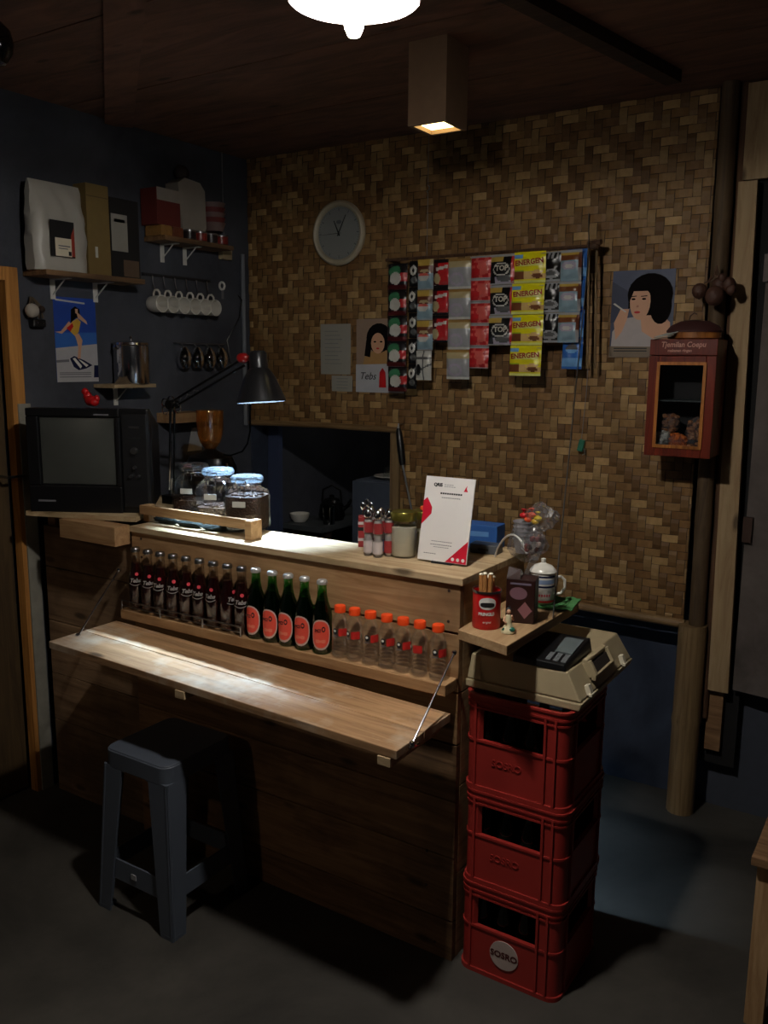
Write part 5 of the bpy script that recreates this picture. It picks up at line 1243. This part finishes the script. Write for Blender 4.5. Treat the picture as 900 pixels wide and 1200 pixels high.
mb.bb(-w+i0+.010,w-i0-.010,-.024,-.0185,.026,.036,trimw); mb.bb(-w+i0+.010,w-i0-.010,-.024,-.0185,h*.81-.010,h*.81,trimw); mb.build('door_beading', dro, label='honey coloured beading')
mb = MB(); mb.bb(-w+.028,w-.028,-.012,-.009,.030,h*.80,pane); mb.build('door_glass', dro)
mb = MB(); mb.bb(-w-.002,w+.002,-.018,-.001,h*.865,h+.001,cabw); hd = mb.build('header_board', t, bev=.002)
pw = mat('pale pink lettering', (196,140,124), .6)
text('Tjemilan Coepu', .0235, pw, hd, (0,-.0192,h*.955), shear=.15, bold=.0004, sx=.92); text('makanan ringan', .012, pw, hd, (-.01,-.0192,h*.905), bold=.0004)
mb = MB(); mb.bb(-w+.013,w-.013,.002,dp-.008,h*.47,h*.47+.004,mat('inner shelf', (60,66,66), .4)); mb.build('inner_shelf', t)
tx, tyy, tz = t.location
pk = [(-.045,.045,.026,.045,(150,92,52),'brown crackers'),(-.050,.04,.0,.030,(176,168,156),'white sweets'),(-.005,.035,.0,.030,(210,104,36),'orange crisps'),(.050,.045,.0,.075,(166,100,52),'golden nuts')]
for i, (dx, dy, dz, rz_, rgb, nm) in enumerate(((-.040,.045,.062,.030,(150,96,60),'brown crackers'),(-.052,.035,.006,.030,(176,170,160),'white puffs'),(-.008,.028,.006,.024,(214,106,34),'orange crisps'),(.047,.042,.006,.052,(168,106,60),'golden nuts'))):
    mm = mat('snack '+nm, rgb, .5, 0, .35, 70, .5)
    tt = thing('snack_bag', 'clear bag of %s inside the hanging cabinet' % nm, 'bag', (tx+dx, tyy+dy, tz+.0125+(dz if i else 0)), 0, 'snack bags in the cabinet')
    if i == 0: tt.location.z = tz+.070; 
    rx = .027 if i != 3 else .032
    mb = MB(); rnd = random.Random(i)
    for k in range(60):
        a = rnd.uniform(0,6.28); r2 = rnd.uniform(0,1)**.5*rx*.9; mb.ball((r2*cos(a), r2*sin(a)*.8, .008+rnd.uniform(0, rz_*1.7)), .0085, mm, 6, (1.1,.9,.8))
    mb.build('snacks', tt)
    mb = MB(); crinkle(mb, (0,0,rz_+.002), rx*1.15, rx*1.0, rz_+.002, film, 12, .12, i); mb.build('film', tt)
# things on top of cabinet
t = thing('round_basket', 'dark domed basket with an orange rim on top of the hanging cabinet', 'basket', (tx+.012, tyy+.062, tz+h+.001))
mb = MB(); mb.lathe([(.001,.0),(.075,0),(.084,.004),(.084,.022)], trimw, n=32, sy=.75); mb.build('rim_band', t, label='orange-brown band')
mb = MB(); mb.lathe([(.086,.022),(.088,.028),(.075,.044),(.045,.058),(.001,.062)], mat('maroon cloth', (58,24,22), .7), n=32, sy=.75); mb.build('dome', t)
mb = MB(); mb.tube([(-.02,0,.055),(-.016,0,.075),(-.004,0,.085),(.004,0,.080)], .0022, darkwZ, 6); mb.build('loop', t)
t = thing('paper_stack', 'tilted loose papers on the left edge of the cabinet top', 'papers', (tx-.072, tyy+.03, tz+h+.0012), .3)
mb = MB()
for i in range(4): mb.box((-.01+.004*i,-.02,.004+i*.004), (.055,.07,.0012), paper if i % 2 else paperd, rz=.1*i, ry=R(-10-2*i))
mb.build('sheets', t)
# dried gourds bundle
q = P(838, 345, Y=2.97); t = thing('dried_fruit_bundle', 'bundle of dark dried gourds hanging on the bamboo post above the cabinet', 'ornament', (q.x, 2.965, q.z))
gm = mat('dried gourd', (72,44,32), .6, 0, .3, 40, .5)
for i, (dx, dy, dz, r2) in enumerate(((-.048,0,.012,.024),(.004,-.02,-.006,.030),(.040,0,.030,.022),(.012,0,.030,.022),(.050,-.01,.012,.016),(.022,-.01,.05,.013))):
    mb = MB(); mb.ball((dx,dy,dz), r2, gm, 14, (1,.9,1.05)); mb.cyl((dx,dy,dz-r2*1.0),(dx,dy,dz-r2*1.15), .003, darkwZ, n=8); mb.build('gourd', t)
mb = MB()
for i in range(9): a = i*.7; mb.tube([(0,0,.09),(.008*cos(a),.004*sin(a),.06),((-.04 if i % 2 else .035)*(.4+.07*i),-.004,.035)], .0018, darkwZ, 5)
mb.build('stems', t)

# sharpening steel / frothing wand leaning
A = P(467, 502, Y=3.03); A2 = P(472, 545, Y=3.02); B = P(484, 606, Y=3.0); d_ = (B-A2).normalized()
t = thing('knife_steel', 'long steel rod with a black handle leaning on the woven wall', 'tool', A)
mb = MB(); p0 = Vector((0,0,0)); p1 = A2-A; mb.tube([p0+Vector((0,0,.016)), Vector((0,YB-A.y-.002,.016))], .002, steel, 6); mb.tube([p0, p0.lerp(p1,.1), p0.lerp(p1,.5), p0.lerp(p1,.9), p1], [.009,.013,.016,.014,.010], black, 12); mb.tube([p0+Vector((0,0,.02)), p0], [.003,.006], steel, 8); mb.build('handle', t)
mb = MB(); mb.tube([p1, B-A, (B-A)+d_*.45], .0045, steel, 8); mb.build('rod', t)

# ------------------------------------------------------------------ kitchen behind the hatch
tab = P(340, 614, Z=.80)
t = thing('kitchen_bench', 'dim low bench seen through the wall hatch', 'bench', (0, 3.62, 0)); bxr = P(412, 562, Y=3.50).x-.02
mb = MB(); mb.bb(-2.70,bxr,-.34,.30,.775,.80, mat('dim steel top', (70,74,76), .5)); mb.build('benchtop', t)
for sx in (-2.67,bxr-.03):
    for sy in (-.27,.27): mb = MB(); mb.bb(sx-.02,sx+.02,sy-.02,sy+.02,0,.774, darkw); mb.build('leg', t)
q = P(340, 612, Y=3.36); q.x = max(q.x, XL+.055); t = thing('white_bowl', 'white bowl on the dim bench beyond the hatch', 'bowl', (q.x, q.y, .8005))
mb = MB(); mb.lathe([(.001,.002),(.03,0),(.045,.018),(.050,.042),(.047,.042),(.042,.02),(.001,.008)], porc, n=28, cap=False); mb.build('bowl_body', t)
q = P(375, 612, Z=.80); t = thing('dark_kettle', 'black kettle in the dim kitchen beyond the hatch', 'kettle', (q.x, q.y+.1, .8005), .4)
mb = MB(); mb.lathe([(.001,0),(.06,0),(.068,.02),(.06,.075),(.035,.105),(.012,.112),(.012,.125),(.001,.128)], mat('kettle black', (24,24,26), .25, .4), n=28); mb.build('kettle_body', t)
mb = MB(); mb.tube([(-.05,0,.09),(-.045,0,.15),(0,0,.175),(.045,0,.15),(.05,0,.09)], .006, black); mb.tube([(.055,0,.05),(.085,0,.075),(.10,0,.105)], [.012,.009,.007], MATS['kettle black']); mb.build('kettle_handle', t)
q = P(400, 616, Z=.80); q.x = min(q.x, bxr-.04); t = thing('drinking_glass', 'empty glass on the bench beyond the hatch', 'glass', (q.x, q.y, .8005))
mb = MB(); mb.lathe([(.001,.004),(.026,.002),(.028,0),(.033,.085),(.031,.085),(.026,.008),(.001,.008)], smoke, n=24, cap=False); mb.build('glass_body', t)
q = P(437, 563, Z=1.0)
t = thing('small_fridge', 'blue-grey small fridge seen at the right of the hatch', 'fridge', (-2.01-.16, 3.62, 0))
fa = P(412, 562, Y=3.50); 
t.location = (fa.x+.20, 3.70, 0); fz = fa.z
frm = mat('fridge grey blue', (88,96,110), .45)
# the bench ends where the fridge begins
mb = MB(); mb.bb(-.20,.22,-.17,.2,.03,fz, frm); mb.build('fridge_body', t, bev=.008)
mb = MB(); mb.bb(-.198,.218,-.20,-.172,.04,fz-.004, frm); dro = mb.build('fridge_door', t, bev=.006)
mb = MB(); mb.bb(.17,.185,-.215,-.2005,fz-.30,fz-.10, steel); mb.build('door_handle', dro)
mb = MB(); 
for sx in (-.16,.18):
    for sy in (-.14,.16): mb.cyl((sx,sy,0),(sx,sy,.03), .015, black)
mb.build('feet', t)
t2 = thing('plate', 'white plate with a small glass, on top of the fridge beyond the hatch', 'plate', (fa.x+.14, 3.64, fz+.001))
mb = MB(); mb.lathe([(.001,.002),(.05,0),(.085,.014),(.083,.017),(.05,.006),(.001,.006)], porc, n=32, cap=False); mb.build('plate_disc', t2)
t2 = thing('small_tumbler', 'little clear tumbler on the plate over the fridge', 'glass', (fa.x+.12, 3.64, fz+.0075))
mb = MB(); mb.lathe([(.001,.004),(.020,.0),(.024,.055),(.022,.055),(.018,.006),(.001,.006)], glass, n=20, cap=False); mb.build('glass_body', t2)

t = thing('kitchen_fill', 'unseen bulb added to brighten the kitchen behind the woven wall', 'lamp', (-2.15, 3.75, 2.2))  # fill light added out of sight to lift the dark view through the hatch
mb = MB(); mb.ball((0,0,0), .022, kitFill, 12); mb.build('bulb', t)
mb = MB(); mb.cyl((0,0,.02),(0,0,ZC-2.2), .004, black); mb.build('cord', t)
# ------------------------------------------------------------------ stool
t = thing('plastic_stool', 'charcoal plastic stool standing under the fold-down table', 'stool', (-1.805, 1.662, 0), R(0))
zt2 = .50; bw2, tw2 = .155, .125; bd, td = .155, .13
mb = MB(); mb.prism(rrect(tw2*2, td*2, .03), zt2-.012, zt2, stoolm); 
rim(mb, tw2*2+.006, td*2+.006, .032, zt2-.055, zt2-.004, .005, stoolm); mb.build('seat', t, bev=.002)
def lerp(a, b, k): return a+(b-a)*k
def at(sx, sy, z, ins=0):
    k = 1-z/zt2; return (sx*(lerp(tw2, bw2, k)-ins), sy*(lerp(td, bd, k)-ins), z)
for sx in (-1, 1):
    for sy in (-1, 1):
        mb = MB(); W1, W0 = .074, .050; th = .006
        for ax_ in (0, 1):
            def q(z, wd, inn):
                p = at(sx, sy, z, 0); p = list(p)
                o = []
                for a, b in ((0,0),(wd,0),(wd,th),(0,th)):
                    o.append((p[0]-sx*a, p[1]-sy*b, z) if ax_ == 0 else (p[0]-sx*b, p[1]-sy*a, z))
                return o if sx*sy*(1 if ax_ == 0 else -1) < 0 else o[::-1]
            mb.hexa(q(0, W0, 0), q(zt2-.05, W1, 0), stoolm)
        # rounded outer corner
        mb.tube([at(sx,sy,.0,.006), at(sx,sy,zt2-.05,.006)], .0075, stoolm, 10)
        p = at(sx, sy, 0, .012); mb.box((p[0]-sx*.006, p[1]-sy*.006, .006), (.036,.036,.012), stoolm)
        mb.build('leg', t)
for s_ in (-1, 1):
    z0_, z1_ = .105, .165
    a0, a1 = at(-1, s_, z0_, .008), at(1, s_, z0_, .008); b0, b1 = at(-1, s_, z1_, .008), at(1, s_, z1_, .008)
    mb = MB(); mb.hexa([a0, a1, (a1[0], a1[1]-s_*.006, z0_), (a0[0], a0[1]-s_*.006, z0_)], [b0, b1, (b1[0], b1[1]-s_*.006, z1_), (b0[0], b0[1]-s_*.006, z1_)], stoolm); cbr = mb.build('crossbar', t)
    if s_ < 0: m2 = MB(); m2.box((-.01, a0[1]-.001, .135), (.020,.002,.016), mat('sticker grey', (150,152,156), .5)); m2.build('sticker', cbr)
    a0, a1 = at(s_, -1, z0_, .008), at(s_, 1, z0_, .008); b0, b1 = at(s_, -1, z1_, .008), at(s_, 1, z1_, .008)
    mb = MB(); mb.hexa([a0, a1, (a1[0]-s_*.006, a1[1], z0_), (a0[0]-s_*.006, a0[1], z0_)], [b0, b1, (b1[0]-s_*.006, b1[1], z1_), (b0[0]-s_*.006, b0[1], z1_)], stoolm); mb.build('crossbar', t)
# arch fillets under the seat
mb = MB()
for s_ in (-1, 1):
    for e in (-1, 1):
        p = at(e, s_, zt2-.055, 0)
        mb.prism([(e*(tw2-.045), zt2-.055), (e*(tw2-.085), zt2-.055), (e*(tw2-.062), zt2-.062), (e*(tw2-.05), zt2-.08), (e*(tw2-.047), zt2-.10)][::(1 if e > 0 else -1)], s_*(td+.002), s_*(td-.004), stoolm, 'Y')
mb.build('arch_fillets', t)

# bench corner at lower right
t = thing('wooden_bench', 'corner of a plain wooden bench at the lower right edge', 'bench', (-.275, 2.05, 0), R(0))
mb = MB(); mb.bb(0, .35, 0, .9, .43, .452, dull); mb.build('seat_board', t, bev=.002)
for sy in (.04, .85): mb = MB(); mb.bb(.012,.055,sy-.02,sy+.02,0,.429, pineZ); mb.build('leg', t)
mb = MB(); mb.bb(.30,.34,.02,.06,0,.429, pineZ); mb.build('leg', t)
mb = MB(); mb.bb(.30,.34,.83,.87,0,.429, pineZ); mb.build('leg', t)
mb = MB(); mb.bb(.056,.30,.03,.05,.36,.428, pineZ); mb.bb(.02,.04,.062,.82,.36,.428, pineZ); mb.build('apron', t)

# ------------------------------------------------------------------ world and view
w_ = bpy.data.worlds.new('night'); S.world = w_; w_.use_nodes = True
w_.node_tree.nodes['Background'].inputs[0].default_value = (.5,.6,.8,1); w_.node_tree.nodes['Background'].inputs[1].default_value = .002
S.view_settings.view_transform = 'Standard'; S.view_settings.look = 'None'; S.view_settings.gamma = 1; S.view_settings.exposure = 0
S.view_settings.use_curve_mapping = False
S.cycles.transparent_max_bounces = 24
S.cycles.sample_clamp_indirect = 3
